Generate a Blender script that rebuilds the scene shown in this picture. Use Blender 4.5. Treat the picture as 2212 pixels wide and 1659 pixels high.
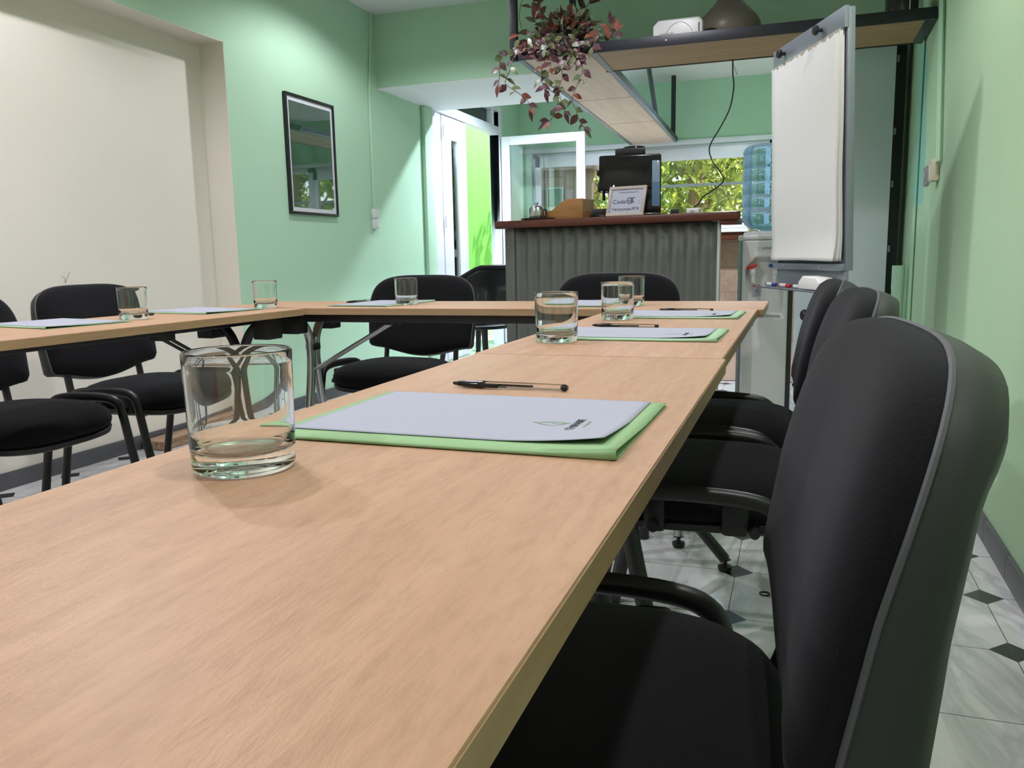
import bpy, bmesh, math, random
from mathutils import Vector, Matrix, Euler
random.seed(7)
for o in list(bpy.data.objects): bpy.data.objects.remove(o)
SC = bpy.context.scene
COL = SC.collection
PI = math.pi
def lin(c):
    c = c/255.0
    return c/12.92 if c <= .04045 else ((c+.055)/1.055)**2.4
def rgb(r, g, b): return (lin(r), lin(g), lin(b), 1)

# ---------------------------------------------------------------- camera
CAM_H = .897
FPX = 1772.0
PITCH, ROLL, YAW = math.radians(8.835), math.radians(1.10), math.radians(19.217)
cd = bpy.data.cameras.new('camera'); cam = bpy.data.objects.new('camera', cd); COL.objects.link(cam)
fw = Vector((-math.sin(YAW)*math.cos(PITCH), math.cos(YAW)*math.cos(PITCH), -math.sin(PITCH)))
rt = Vector((math.cos(YAW), math.sin(YAW), 0)); dn = fw.cross(rt)
r2 = rt*math.cos(ROLL) + dn*math.sin(ROLL); d2 = -rt*math.sin(ROLL) + dn*math.cos(ROLL)
m = Matrix((r2, -d2, -fw)).transposed().to_4x4(); m.translation = (0, 0, CAM_H)
cam.matrix_world = m
cd.sensor_fit = 'HORIZONTAL'; cd.sensor_width = 36; cd.lens = 36*FPX/2212
cd.clip_start = .02; cd.clip_end = 200
SC.camera = cam

# ---------------------------------------------------------------- view, sky, sun
SC.view_settings.view_transform = 'Standard'; SC.view_settings.look = 'None'
SC.view_settings.gamma = 1; SC.view_settings.use_curve_mapping = False
SC.view_settings.exposure = 0.40
w = bpy.data.worlds.new('sky'); SC.world = w; w.use_nodes = True
nt = w.node_tree; bg = nt.nodes['Background']
sky = nt.nodes.new('ShaderNodeTexSky'); sky.sky_type = 'NISHITA'; sky.sun_disc = False
sky.sun_elevation = math.radians(52); sky.sun_rotation = math.radians(100)
nt.links.new(sky.outputs[0], bg.inputs[0]); bg.inputs[1].default_value = .8
sl = bpy.data.lights.new('sun', 'SUN'); sl.energy = 14; sl.angle = .01; sl.color = (1, .95, .86)
so = bpy.data.objects.new('sun', sl); COL.objects.link(so)
so.rotation_euler = Vector((-.25, -.6, -.76)).to_track_quat('-Z', 'Y').to_euler()
so.location = (6, -3, 9)

# ---------------------------------------------------------------- helpers
class MB:
    """collects shapes, becomes one mesh"""
    def __init__(s): s.v = []; s.f = []; s.mi = []; s.m = 0
    def add(s, vs, fs):
        b = len(s.v); s.v += [tuple(v) for v in vs]; s.f += [tuple(i+b for i in f) for f in fs]; s.mi += [s.m]*len(fs); return s
    def bm(s, bm, M=None):
        bm.verts.index_update()
        s.add([(M @ v.co) if M else v.co.copy() for v in bm.verts], [[v.index for v in f.verts] for f in bm.faces]); bm.free(); return s
    def box(s, x0, x1, y0, y1, z0, z1, bev=0, seg=2, M=None):
        bm = bmesh.new(); bmesh.ops.create_cube(bm, size=1)
        for v in bm.verts: v.co = ((x0+x1)/2+v.co.x*(x1-x0), (y0+y1)/2+v.co.y*(y1-y0), (z0+z1)/2+v.co.z*(z1-z0))
        if bev: bmesh.ops.bevel(bm, geom=bm.edges[:], offset=bev, segments=seg, profile=.5, affect='EDGES')
        return s.bm(bm, M)
    def prism(s, pts, z0, z1, bev=0, seg=2, M=None):
        bm = bmesh.new(); a = [bm.verts.new((p[0], p[1], z0)) for p in pts]; b = [bm.verts.new((p[0], p[1], z1)) for p in pts]
        n = len(pts); bm.faces.new(a[::-1]); top = bm.faces.new(b)
        for i in range(n): bm.faces.new((a[i], a[(i+1) % n], b[(i+1) % n], b[i]))
        bmesh.ops.recalc_face_normals(bm, faces=bm.faces[:])
        if bev: bmesh.ops.bevel(bm, geom=list({e for f in bm.faces if len(f.verts) == n and abs(f.normal.z) > .9 for e in f.edges}), offset=bev, segments=seg, profile=.5, affect='EDGES')
        return s.bm(bm, M)
    def tube(s, path, r, n=10, rb=None, up=(0, 0, 1), cap=True):
        P = [Vector(p) for p in path]; rb = rb or r; vs = []; fs = []; N = None
        for i, p in enumerate(P):
            t = (P[min(i+1, len(P)-1)]-P[max(i-1, 0)]).normalized()
            if N is None:
                u = Vector(up)
                if abs(u.dot(t)) > .97: u = Vector((1, 0, 0)) if abs(t.x) < .9 else Vector((0, 1, 0))
                N = (u - t*u.dot(t)).normalized()
            else: N = (N - t*N.dot(t)).normalized()
            B = t.cross(N)
            rr = r[i] if isinstance(r, (list, tuple)) else r; rr2 = rb[i] if isinstance(rb, (list, tuple)) else rb
            for k in range(n):
                a = 2*PI*k/n; vs.append(p + N*math.cos(a)*rr + B*math.sin(a)*rr2)
        for i in range(len(P)-1):
            for k in range(n): fs.append((i*n+k, i*n+(k+1) % n, (i+1)*n+(k+1) % n, (i+1)*n+k))
        if cap: fs.append(tuple(range(n))[::-1]); fs.append(tuple((len(P)-1)*n+k for k in range(n)))
        return s.add(vs, fs)
    def lathe(s, prof, n=24, c=(0, 0, 0), M=None, close=False):
        vs = []; fs = []
        for (r, z) in prof:
            for k in range(n):
                a = 2*PI*k/n; v = Vector((r*math.cos(a)+c[0], r*math.sin(a)+c[1], z+c[2])); vs.append(M @ v if M else v)
        L = len(prof)
        for i in range(L if close else L-1):
            j = (i+1) % L
            for k in range(n): fs.append((i*n+k, i*n+(k+1) % n, j*n+(k+1) % n, j*n+k))
        if not close: fs.append(tuple(range(n))[::-1]); fs.append(tuple((L-1)*n+k for k in range(n)))
        return s.add(vs, fs)
    def grid(s, fn, nu, nv, wrap=False):
        vs = [fn(i/nu, j/nv) for j in range(nv+1) for i in range(nu+(0 if wrap else 1))]
        W = nu if wrap else nu+1; fs = []
        for j in range(nv):
            for i in range(nu): fs.append((j*W+i, j*W+(i+1) % W, (j+1)*W+(i+1) % W, (j+1)*W+i))
        return s.add(vs, fs)
    def build(s, name, mat=None, parent=None, smooth=True, angle=35, solid=0, sub=0):
        me = bpy.data.meshes.new(name); me.from_pydata(s.v, [], s.f)
        bm = bmesh.new(); bm.from_mesh(me); bmesh.ops.remove_doubles(bm, verts=bm.verts[:], dist=1e-6)
        if not solid: bmesh.ops.recalc_face_normals(bm, faces=bm.faces[:])
        ok = len(bm.faces) == len(s.f)
        mi = [f.material_index for f in bm.faces]
        if not ok: bm.free(); bm = bmesh.new(); bm.from_mesh(me); bmesh.ops.recalc_face_normals(bm, faces=bm.faces[:])
        bm.to_mesh(me); bm.free()
        for mm in (mat if isinstance(mat, (list, tuple)) else [mat]):
            if mm: me.materials.append(mm)
        if len(me.materials) > 1: me.polygons.foreach_set('material_index', s.mi)
        if smooth:
            me.polygons.foreach_set('use_smooth', [True]*len(me.polygons)); me.set_sharp_from_angle(angle=math.radians(angle))
        me.update()
        o = bpy.data.objects.new(name, me); COL.objects.link(o)
        if parent: o.parent = parent
        if solid: md = o.modifiers.new('solid', 'SOLIDIFY'); md.thickness = solid; md.offset = 0
        if sub: md = o.modifiers.new('sub', 'SUBSURF'); md.levels = sub; md.render_levels = sub
        return o
def tag(o, label, cat, group=None, kind=None):
    o['label'] = label; o['category'] = cat
    if group: o['group'] = group
    if kind: o['kind'] = kind
    return o
def thing(name, label, cat, loc=(0, 0, 0), rz=0, group=None):
    o = bpy.data.objects.new(name, None); COL.objects.link(o); o.location = loc; o.rotation_euler = (0, 0, rz); o.empty_display_size = .05
    return tag(o, label, cat, group)
def struct(o, label=None):
    o['kind'] = 'structure'
    if label: o['label'] = label; 
    return o
def dup(root, label, loc=None, rz=None, name=None):
    r = root.copy(); COL.objects.link(r)
    if loc is not None: r.location = loc
    if rz is not None: r.rotation_euler = (0, 0, rz)
    r['label'] = label
    for ch in list(root.children):
        c = ch.copy(); COL.objects.link(c); c.parent = r
        for g in ch.children:
            d = g.copy(); COL.objects.link(d); d.parent = c
    return r
def bez(pts, n=8):
    """smooth a polyline (Catmull-Rom)"""
    P = [Vector(p) for p in pts]; out = []
    for i in range(len(P)-1):
        a, b, c, d = P[max(i-1, 0)], P[i], P[i+1], P[min(i+2, len(P)-1)]
        for k in range(n):
            t = k/n; out.append(.5*((2*b)+(c-a)*t+(2*a-5*b+4*c-d)*t*t+(3*b-a-3*c+d)*t**3))
    return out+[P[-1]]
def text(name, s, size, mat, parent, M, align='CENTER'):
    cu = bpy.data.curves.new(name, 'FONT'); cu.body = s; cu.size = size; cu.align_x = align; cu.align_y = 'CENTER'; cu.extrude = .0002
    to = bpy.data.objects.new(name, cu); COL.objects.link(to); bpy.context.view_layer.update()
    me = bpy.data.meshes.new_from_object(to.evaluated_get(bpy.context.evaluated_depsgraph_get())); bpy.data.objects.remove(to)
    me.transform(M); me.materials.clear(); me.materials.append(mat); me.name = name
    o = bpy.data.objects.new(name, me); COL.objects.link(o)
    if parent: o.parent = parent
    return o

# ---------------------------------------------------------------- materials
class NM:
    def __init__(s, name):
        s.mat = bpy.data.materials.new(name); s.mat.use_nodes = True; s.t = s.mat.node_tree; s.b = s.t.nodes['Principled BSDF']; s._c = None
    def n(s, typ, **kw):
        x = s.t.nodes.new('ShaderNode'+typ)
        for k, v in kw.items(): setattr(x, k, v)
        return x
    def l(s, a, b): s.t.links.new(a, b)
    def obj(s):
        if not s._c: s._c = s.n('TexCoord')
        return s._c.outputs['Object']
    def math(s, op, a, b=None, c=None):
        x = s.n('Math', operation=op)
        for i, q in enumerate((a, b, c)):
            if q is None: continue
            if isinstance(q, (int, float)): x.inputs[i].default_value = q
            else: s.l(q, x.inputs[i])
        return x.outputs[0]
    def noise(s, scale, detail=3, rough=.5, stretch=None, dist=0):
        v = s.obj()
        if stretch:
            mp = s.n('Mapping'); mp.inputs['Scale'].default_value = stretch; s.l(v, mp.inputs[0]); v = mp.outputs[0]
        x = s.n('TexNoise'); x.inputs['Scale'].default_value = scale; x.inputs['Detail'].default_value = detail; x.inputs['Roughness'].default_value = rough
        x.inputs['Distortion'].default_value = dist; s.l(v, x.inputs['Vector']); return x.outputs[0]
    def ramp(s, f, stops):
        x = s.n('ValToRGB'); cr = x.color_ramp
        while len(cr.elements) < len(stops): cr.elements.new(.5)
        for e, (p, c) in zip(cr.elements, stops): e.position = p; e.color = c if len(c) == 4 else (*c, 1)
        s.l(f, x.inputs[0]); return x.outputs[0]
    def mix(s, f, a, b):
        x = s.n('Mix', data_type='RGBA')
        if isinstance(f, (int, float)): x.inputs[0].default_value = f
        else: s.l(f, x.inputs[0])
        for q, i in ((a, 6), (b, 7)):
            if isinstance(q, tuple): x.inputs[i].default_value = q
            else: s.l(q, x.inputs[i])
        return x.outputs[2]
    def col(s, c):
        if isinstance(c, tuple): s.b.inputs['Base Color'].default_value = c
        else: s.l(c, s.b.inputs['Base Color'])
    def bump(s, h, strength=.2, dist=.002):
        x = s.n('Bump'); x.inputs['Strength'].default_value = strength; x.inputs['Distance'].default_value = dist; s.l(h, x.inputs['Height']); s.l(x.outputs[0], s.b.inputs['Normal'])
    def set(s, **kw):
        for k, v in kw.items(): s.b.inputs[k].default_value = v
        return s
def plain(name, c, rough=.5, metal=0, spec=.5, var=0, vs=20, bump=0, bs=300, **kw):
    m = NM(name); m.set(Roughness=rough, Metallic=metal, **{'Specular IOR Level': spec}, **kw)
    if var:
        f = m.noise(vs, 4); d = tuple(x*(1-var) for x in c[:3])+(1,); u = tuple(min(1, x*(1+var)) for x in c[:3])+(1,)
        m.col(m.ramp(f, [(.3, d), (.7, u)]))
    else: m.col(c)
    if bump: m.bump(m.noise(bs, 3), bump, .002)
    return m.mat
def wood(name, a, b, rough=.45, axis=1, scale=9, bump=.1, spec=.4):
    m = NM(name); st = [14, 14, 14]; st[axis] = .9
    f = m.noise(scale*.25, 6, .6, tuple(st), 1.2); g = m.noise(scale*2, 3, .6, tuple(q*1.6 for q in st))
    c = m.ramp(f, [(.3, a), (.7, b)]); d = m.ramp(g, [(.35, (.82, .8, .78, 1)), (.6, (1, 1, 1, 1))])
    x = m.n('Mix', data_type='RGBA', blend_type='MULTIPLY'); x.inputs[0].default_value = .6; m.l(c, x.inputs[6]); m.l(d, x.inputs[7]); m.col(x.outputs[2])
    m.set(Roughness=rough, **{'Specular IOR Level': spec}); m.bump(g, bump, .001); return m.mat
GREEN = rgb(180, 214, 186)
M = {}
def wallpaint(name, c, var=.03):
    m = NM(name); f = m.noise(1.3, 4); d = tuple(x*(1-var) for x in c[:3])+(1,)
    m.col(m.ramp(f, [(.35, d), (.65, c)])); m.set(Roughness=.75, **{'Specular IOR Level': .25}); m.bump(m.noise(60, 5, .6), .25, .003); return m.mat
M['green'] = wallpaint('green wall paint', GREEN)
M['green_warm_lit'] = wallpaint('warm lit green wall paint', rgb(186, 216, 178))  # same green paint as the left wall, warm light mixed into its colour
M['cream'] = wallpaint('cream wall paint', rgb(228, 222, 210))
M['ceil'] = wallpaint('white ceiling paint', rgb(226, 226, 226), .02)
M['plaster'] = wallpaint('white rough plaster', rgb(228, 228, 230), .03)
M['skirt'] = plain('dark grey skirting tile', rgb(78, 78, 82), .4, var=.08, vs=8)
M['mint'] = plain('mint repaint', rgb(150, 208, 192), .6)
# floor tile with dark diamond inserts
def floor_mat():
    m = NM('white marble tile with dark diamond inserts'); sx = m.n('SeparateXYZ'); m.l(m.obj(), sx.inputs[0])
    def cell(o, x0, p):
        q = m.math('SUBTRACT', m.math('FRACT', m.math('ADD', m.math('DIVIDE', m.math('SUBTRACT', o, x0), p), 100.5)), .5)
        return m.math('MULTIPLY', m.math('ABSOLUTE', q), p)
    dx = cell(sx.outputs[0], -.14, .311); dy = cell(sx.outputs[1], 2.305, .316)
    su = m.math('ADD', dx, dy); dia = m.math('LESS_THAN', su, .047); dg = m.math('LESS_THAN', su, .049)
    gr = m.math('LESS_THAN', m.math('MINIMUM', dx, dy), .0011)
    vein = m.noise(2.2, 6, .62, (1, .35, 1), 1.4)
    v = m.ramp(vein, [(.44, rgb(204, 204, 202)), (.5, rgb(176, 177, 176)), (.55, rgb(206, 206, 204))])
    c = m.mix(m.math('MAXIMUM', gr, dg), v, rgb(70, 66, 62)); c = m.mix(dia, c, rgb(46, 45, 46)); m.col(c)
    m.set(Roughness=.16, **{'Specular IOR Level': .5}); m.bump(m.math('SUBTRACT', 1., gr), .3, .0008); return m.mat
M['floor'] = floor_mat()
def tile_mat(name, c, g, px, pz):
    m = NM(name); sx = m.n('SeparateXYZ'); m.l(m.obj(), sx.inputs[0])
    def cell(o, p):
        q = m.math('SUBTRACT', m.math('FRACT', m.math('ADD', m.math('DIVIDE', o, p), 100.)), .5); return m.math('MULTIPLY', m.math('SUBTRACT', .5, m.math('ABSOLUTE', q)), p)
    gr = m.math('LESS_THAN', m.math('MINIMUM', cell(sx.outputs[0], px), cell(sx.outputs[2], pz)), .003)
    f = m.noise(3, 5, .6, None, 1.5); v = m.ramp(f, [(.4, c), (.52, tuple(x*.85 for x in c[:3])), (.56, c)]); m.col(m.mix(gr, v, g)); m.set(Roughness=.3); return m.mat
M['pinktile'] = tile_mat('pink beige wall tile', rgb(158, 130, 114), rgb(122, 98, 88), .25, .25)
# beech laminate
def beech():
    m = NM('beech laminate'); f = m.noise(2.2, 5, .6, (16, .6, 16), .25); g = m.noise(95, 4, .65, (1.5, .34, 1.5), .35); big = m.noise(1.1, 3)
    c = m.ramp(f, [(.3, rgb(177, 139, 110)), (.7, rgb(191, 154, 124))])
    d = m.ramp(g, [(.3, (.86, .84, .82, 1)), (.55, (1, 1, 1, 1))]); e = m.ramp(big, [(.35, (.95, .93, .92, 1)), (.65, (1.0, 1.0, 1.0, 1))])
    x = m.n('Mix', data_type='RGBA', blend_type='MULTIPLY'); x.inputs[0].default_value = .95; m.l(c, x.inputs[6]); m.l(d, x.inputs[7])
    y = m.n('Mix', data_type='RGBA', blend_type='MULTIPLY'); y.inputs[0].default_value = 1; m.l(x.outputs[2], y.inputs[6]); m.l(e, y.inputs[7]); m.col(y.outputs[2])
    m.set(Roughness=.5, **{'Specular IOR Level': .3}); m.bump(g, .6, .0018); return m.mat
M['beech'] = beech()
M['beech_edge'] = wood('beech edge band', rgb(156, 126, 94), rgb(172, 142, 108), .35, 1, 6, .04)
M['black_metal'] = plain('black painted metal', rgb(28, 28, 30), .38, .0, .5)
M['chrome'] = plain('brushed chrome', rgb(190, 192, 195), .22, 1)
M['black_plastic'] = plain('black plastic', rgb(24, 24, 26), .42, bump=.05, bs=500)
M['black_gloss'] = plain('glossy black plastic', rgb(14, 15, 17), .16)
M['shell'] = plain('charcoal plastic', rgb(35, 37, 37), .5, bump=.08, bs=600)
def fabric():
    m = NM('black woven fabric'); f = m.noise(900, 2); m.col(m.ramp(f, [(.3, rgb(11, 11, 13)), (.7, rgb(25, 25, 28))]))
    m.set(Roughness=.95, **{'Specular IOR Level': .15, 'Sheen Weight': .12, 'Sheen Roughness': .5}); m.b.inputs['Sheen Tint'].default_value = (.5, .5, .55, 1); m.bump(m.noise(700, 2), .35, .001); return m.mat
M['fabric'] = fabric()
M['piping'] = plain('grey piping cord', rgb(78, 78, 82), .6)
def glass(name, c=(1, 1, 1, 1), rough=0, ior=1.5):
    m = NM(name); m.col(c); m.set(Roughness=rough, IOR=ior, **{'Transmission Weight': 1}); return m.mat
M['glass'] = glass('clear tumbler glass', (.97, .99, .975, 1), 0, 1.5)
M['clear_plastic'] = glass('clear plastic', (.97, .97, .98, 1), .02, 1.49)
def pane_mat(name, tint, refl):
    m = NM(name); out = m.t.nodes['Material Output']; tr = m.n('BsdfTransparent'); tr.inputs[0].default_value = tint
    gl = m.n('BsdfGlossy'); gl.inputs[1].default_value = 0; fr = m.n('Fresnel'); fr.inputs[0].default_value = refl
    mx = m.n('MixShader'); m.l(fr.outputs[0], mx.inputs[0]); m.l(tr.outputs[0], mx.inputs[1]); m.l(gl.outputs[0], mx.inputs[2]); m.l(mx.outputs[0], out.inputs[0]); return m.mat
M['pane'] = pane_mat('window glass', (.93, .95, .94, 1), 1.5)
M['clear'] = pane_mat('clear pen barrel', (.97, .97, .97, 1), 1.35)
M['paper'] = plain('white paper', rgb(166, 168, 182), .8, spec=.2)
M['flip_paper'] = plain('warm white flip chart paper', rgb(232, 230, 227), .85, spec=.15)
M['folder'] = plain('light green card', rgb(144, 178, 132), .7, spec=.2, var=.02, vs=60)
M['folder_pale'] = plain('pale mint card', rgb(158, 192, 158), .7, spec=.2)
M['ink'] = plain('dark grey print ink', rgb(82, 84, 92), .8)
M['ink_green'] = plain('green print ink', rgb(140, 172, 142), .8)
M['white_pvc'] = plain('white painted frame', rgb(222, 222, 230), .35)
M['white_plastic'] = plain('white plastic', rgb(218, 218, 216), .35)
M['grey_plastic'] = plain('light grey plastic', rgb(168, 170, 168), .4)
M['dark_grey'] = plain('dark grey plastic', rgb(70, 72, 72), .45)
M['alu'] = plain('grey aluminium', rgb(140, 145, 155), .35, .35)
M['steel'] = plain('black steel angle', rgb(36, 37, 44), .45, .2, var=.15, vs=30)
M['steel_grey'] = plain('grey steel edge', rgb(104, 112, 120), .4, .2)
M['ply'] = wood('pale plywood', rgb(206, 180, 162), rgb(222, 198, 180), .6, 1, 5, .05)
M['board'] = wood('brown wood board', rgb(150, 116, 78), rgb(176, 140, 98), .55, 0, 6, .05)
M['mahog'] = wood('dark red brown wood', rgb(72, 36, 25), rgb(96, 50, 35), .3, 0, 7, .05)
M['honey'] = wood('honey wood', rgb(142, 98, 52), rgb(164, 118, 66), .45, 0, 10, .05)
M['corrugated'] = plain('grey corrugated sheet', rgb(96, 98, 92), .5, 0, var=.05, vs=5)
M['grey_panel'] = plain('flat grey panel', rgb(92, 92, 88), .5)
LAMPS = [
 ('ceiling spotlight over the middle of the horseshoe', -1.35, 1.45, 44, 135, .5),
 ('ceiling spotlight near the left wall beside the picture', -2.12, 4.35, 36, 152, .4, (.93, .93, 1)),
 ('ceiling spotlight by the right wall behind the nearest chair', .15, .55, 44, 150, .5, (1, .96, .97)),
 ('added fill spotlight by the right wall in front of the flip chart', .2, 2.7, 38, 150, .5, (1, .96, .98)),  # unseen lamp added to brighten the right wall and flip chart
 ('added fill spotlight near the recess behind the left chairs', -2.3, 1.9, 62, 150, .4, (.95, .92, 1)),  # added out of view to lift the recess wall
 ('added fill spotlight behind the camera', -1.0, -1.1, 46, 150, .5),  # invented lamp, raises the overall wall brightness
 ('added fill spotlight at the back near the side door', -1.95, 6.95, 235, 150, .7, (.76, .87, 1)),  # added cool lamp, backs up the daylight by the door
 ('added fill spotlight at the back near the right hand window', -.4, 6.95, 235, 150, .7, (.78, .88, 1)),  # second added cool lamp, brightens the bar zone like daylight
 ('added fill spotlight before the bar counter', -.75, 3.95, 30, 150, .5),  # lamp put in to lighten the cupboard and the bar
]
# ---------------------------------------------------------------- the room
H = 2.583; XL, XG = -3.015, -2.864; YB = 8.6; YF = -1.9
def XR(y): return .57+.0165*(y-2.5)
struct(MB().box(-3.3, 1.2, YF-.2, YB+.25, -.2, 0).build('floor', M['floor'], smooth=False))
struct(MB().box(-1.35, .66, 5.9, YB, 0, .006).build('floor_bar', M['pinktile'], smooth=False))
# ceiling and roof slab in one
struct(MB().box(-3.3, 1.0, YF-.2, YB+.25, H, H+.25).build('ceiling', M['ceil'], smooth=False))
b = MB(); b.box(-2.2, .3, 7.25, 7.256, H-.004, H-.0005); b.box(-.62, -.612, 6.6, 8.5, H-.004, H-.0005); b.box(.1, .106, 6.6, 8.5, H-.004, H-.0005)
struct(b.build('trim_1', M['grey_plastic'], smooth=False), 'thin joint lines of the white ceiling boards at the back')
# left wall: cream recess, green wall, door opening y 6.33..8.03
struct(MB().box(XL-.25, XL, YF, 3.76, 0, H).build('wall_left_recess', M['cream'], smooth=False))
b = MB(); b.box(XL, XG, YF, 3.76, 2.03, H-.0005); struct(b.build('wall_left_lintel', [M['green']], smooth=False))
b = MB(); b.box(XL, XG-.001, YF, 3.759, 2.026, 2.031); b.box(XL, XG-.001, 3.756, 3.762, 0, 2.031); struct(b.build('trim_2', M['cream'], smooth=False), 'cream painted reveal of the wall recess')
b = MB(); b.box(XG-.3, XG, 3.76, 6.33, 0, H-.0005); b.box(XG-.1, XG, 8.03, YB+.2, 0, H-.0005); b.box(XG-.1, XG, 6.33, 8.03, 2.36, H-.0005)
struct(b.build('wall_left', M['green'], smooth=False))
b = MB(); b.box(XG, XG+.035, 6.14, 6.3, 0, 2.088, .01); struct(b.build('trim_3', M['green']), 'green wall rib beside the door')
# right wall (leans 1 degree away)
struct(MB().prism([(XR(YF), YF), (XR(YF)+.2, YF), (XR(YB)+.2, YB+.2), (XR(YB+.2), YB+.2)], 0, H-.0005).build('wall_right', M['green_warm_lit'], smooth=False))
# wall behind the camera with cream paint
struct(MB().box(-3.3, .8, YF-.2, YF, 0, H-.0005).build('wall_front', M['cream'], smooth=False))
# back wall: window band z 1.11..1.92
WX0, WX1 = -2.72, .42
b = MB(); b.box(XG, XR(YB)+.1, YB, YB+.2, 1.97, H-.0005); b.box(XG, WX0, YB, YB+.2, 0, 1.97); b.box(WX1, XR(YB)+.1, YB, YB+.2, 0, 1.97)
struct(b.build('wall_back', M['green'], smooth=False))
b = MB(); b.box(WX0, WX1, YB, YB+.2, 0, 1.09); struct(b.build('wall_back_lower', M['pinktile'], smooth=False))
b = MB(); b.box(-2.86, -.47, YB-.3, YB, 1.09, 1.125, .006); struct(b.build('trim_4', M['white_plastic']), 'white window sill board')
b = MB(); b.box(-2.86, -.5, YB-.27, YB-.002, 1.02, 1.089, .004); struct(b.build('trim_5', M['mahog']), 'red brown wooden apron under the window sill')
# beam over the bar: thick block left, thin rib right
struct(MB().box(XG, -1.36, 5.43, 6.42, 2.094, H-.0005).build('beam_left', M['green'], smooth=False))
struct(MB().box(XG, -1.36, 5.432, 6.418, 2.088, 2.0945).build('trim_6', M['plaster'], smooth=False), 'white plastered underside of the beam')
struct(MB().box(-1.36, XR(5.4), 5.43, 5.6, 2.16, H-.0005).build('beam_right', M['green'], smooth=False))
# skirtings
struct(MB().box(XL, XL+.012, YF, 3.755, 0, .07, .002).build('baseboard_left', M['skirt']))
struct(MB().box(XG, XG+.012, 3.78, 6.13, 0, .07, .002).build('baseboard_left_far', M['skirt']))
b = MB()
y = YF
while y < YB-.35:
    b.prism([(XR(y)-.012, y+.0015), (XR(y)+.002, y+.0015), (XR(y+.31)+.002, y+.3085), (XR(y+.31)-.012, y+.3085)], 0, .075, .002)
    y += .31
struct(b.build('baseboard_right', M['skirt']))
# windows of the back wall
def window(name, x0, x1, sash):
    f = MB(); t = .055
    z0, z1 = 1.125, 1.97
    f.box(x0, x1, YB+.02, YB+.1, z1-.055, z1, .004); f.box(x0, x1, YB+.02, YB+.1, z0, z0+.03, .004); f.box(x0, x0+t, YB+.02, YB+.1, z0, z1, .004); f.box(x1-t, x1, YB+.02, YB+.1, z0, z1, .004)
    r = f.build(name, M['white_pvc']); r['kind'] = 'structure'
    if sash:
        s = MB(); s.box(x0+.03, x1-.03, YB-.005, YB+.03, z1-.15, z1-.03, .006); s.box(x0+.03, x1-.03, YB-.005, YB+.03, z0+.01, z0+.06, .006); s.box(x0+.03, x0+.09, YB-.005, YB+.03, z0+.01, z1-.03, .006); s.box(x1-.09, x1-.03, YB-.005, YB+.03, z0+.01, z1-.03, .006)
        s.build('sash', M['white_pvc'], r)
    MB().box(x0+.04, x1-.04, YB+.05, YB+.055, z0+.02, z1-.04).build('pane', M['pane'], r, smooth=False)
    return r
window('window_1', -2.72, -1.72, True); window('window_2', -1.72, -.25, True); window('window_3', -.25, .42, False)
b = MB(); b.box(-2.86, .6, YB-.02, YB, 1.97, 2.02, .005); struct(b.build('trim_7', M['white_pvc']), 'white head trim above the windows')
# ---- double door in the left wall
d = MB(); x0, x1 = XG-.09, XG+.012
d.box(x0, x1, 6.33, 6.43, 0, 2.36, .005); d.box(x0, x1-.02, 6.43, 6.55, 0, 2.1, .005); d.box(x0, x1, 7.93, 8.03, 0, 2.36, .005); d.box(x0, x1, 6.43, 7.93, 2.09, 2.17, .005); d.box(x0, x1, 6.43, 7.93, 2.31, 2.36, .005); d.box(x0, x1, 7.74, 7.80, 2.17, 2.31, .003)
door = d.build('door_1', M['white_pvc']); door['kind'] = 'structure'
MB().box(XG-.05, XG-.044, 6.43, 7.93, 2.17, 2.31).build('transom_pane', plain('dark transom glass', rgb(40, 46, 46), .05), door, smooth=False)
l = MB(); l.box(XG-.05, XG-.005, 6.56, 6.76, .01, 2.085, .006); l.box(XG-.05, XG-.005, 6.9, 7.1, .01, 2.085, .006); l.box(XG-.05, XG-.005, 6.76, 6.9, 1.9, 2.085, .004); l.box(XG-.05, XG-.005, 6.76, 6.9, .01, .3, .004)
lf = l.build('door_leaf', M['white_pvc'], door)
MB().box(XG-.03, XG-.025, 6.76, 6.9, .3, 1.9).build('pane', M['pane'], lf, smooth=False)
b = MB()
for z in (.4, 1.2, 1.95): b.lathe([(.008, -.05), (.008, .05)], 10, (XG+.012, 6.56, z))
b.build('hinge', M['white_pvc'], lf)
# second leaf, opened 90 degrees into the room
l = MB(); ya, yb = 7.955, 8.0; xa, xb = -2.84, -1.985
l.box(xa, xa+.085, ya, yb, .02, 2.075, .006); l.box(xb-.085, xb, ya, yb, .02, 2.075, .006); l.box(xa+.085, xb-.085, ya, yb, 1.99, 2.075, .005); l.box(xa+.085, xb-.085, ya, yb, .02, .2, .005)
l.box(xa+.085, xb-.085, ya, yb, .9, .98, .005)
door2 = l.build('door_2', M['white_pvc']); door2['kind'] = 'structure'; door2['label'] = 'white glazed door leaf standing open behind the bar'
MB().box(xa+.085, xb-.085, ya+.02, ya+.025, .98, 1.99).build('pane', M['pane'], door2, smooth=False)
MB().box(xa+.085, xb-.085, ya+.02, ya+.025, .2, .9).build('pane', M['pane'], door2, smooth=False)
b = MB()
for z in (.4, 1.15, 1.9): b.lathe([(.009, -.05), (.009, .05)], 10, (xa-.008, ya+.02, z))
b.build('hinge', M['alu'], door2)

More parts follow.
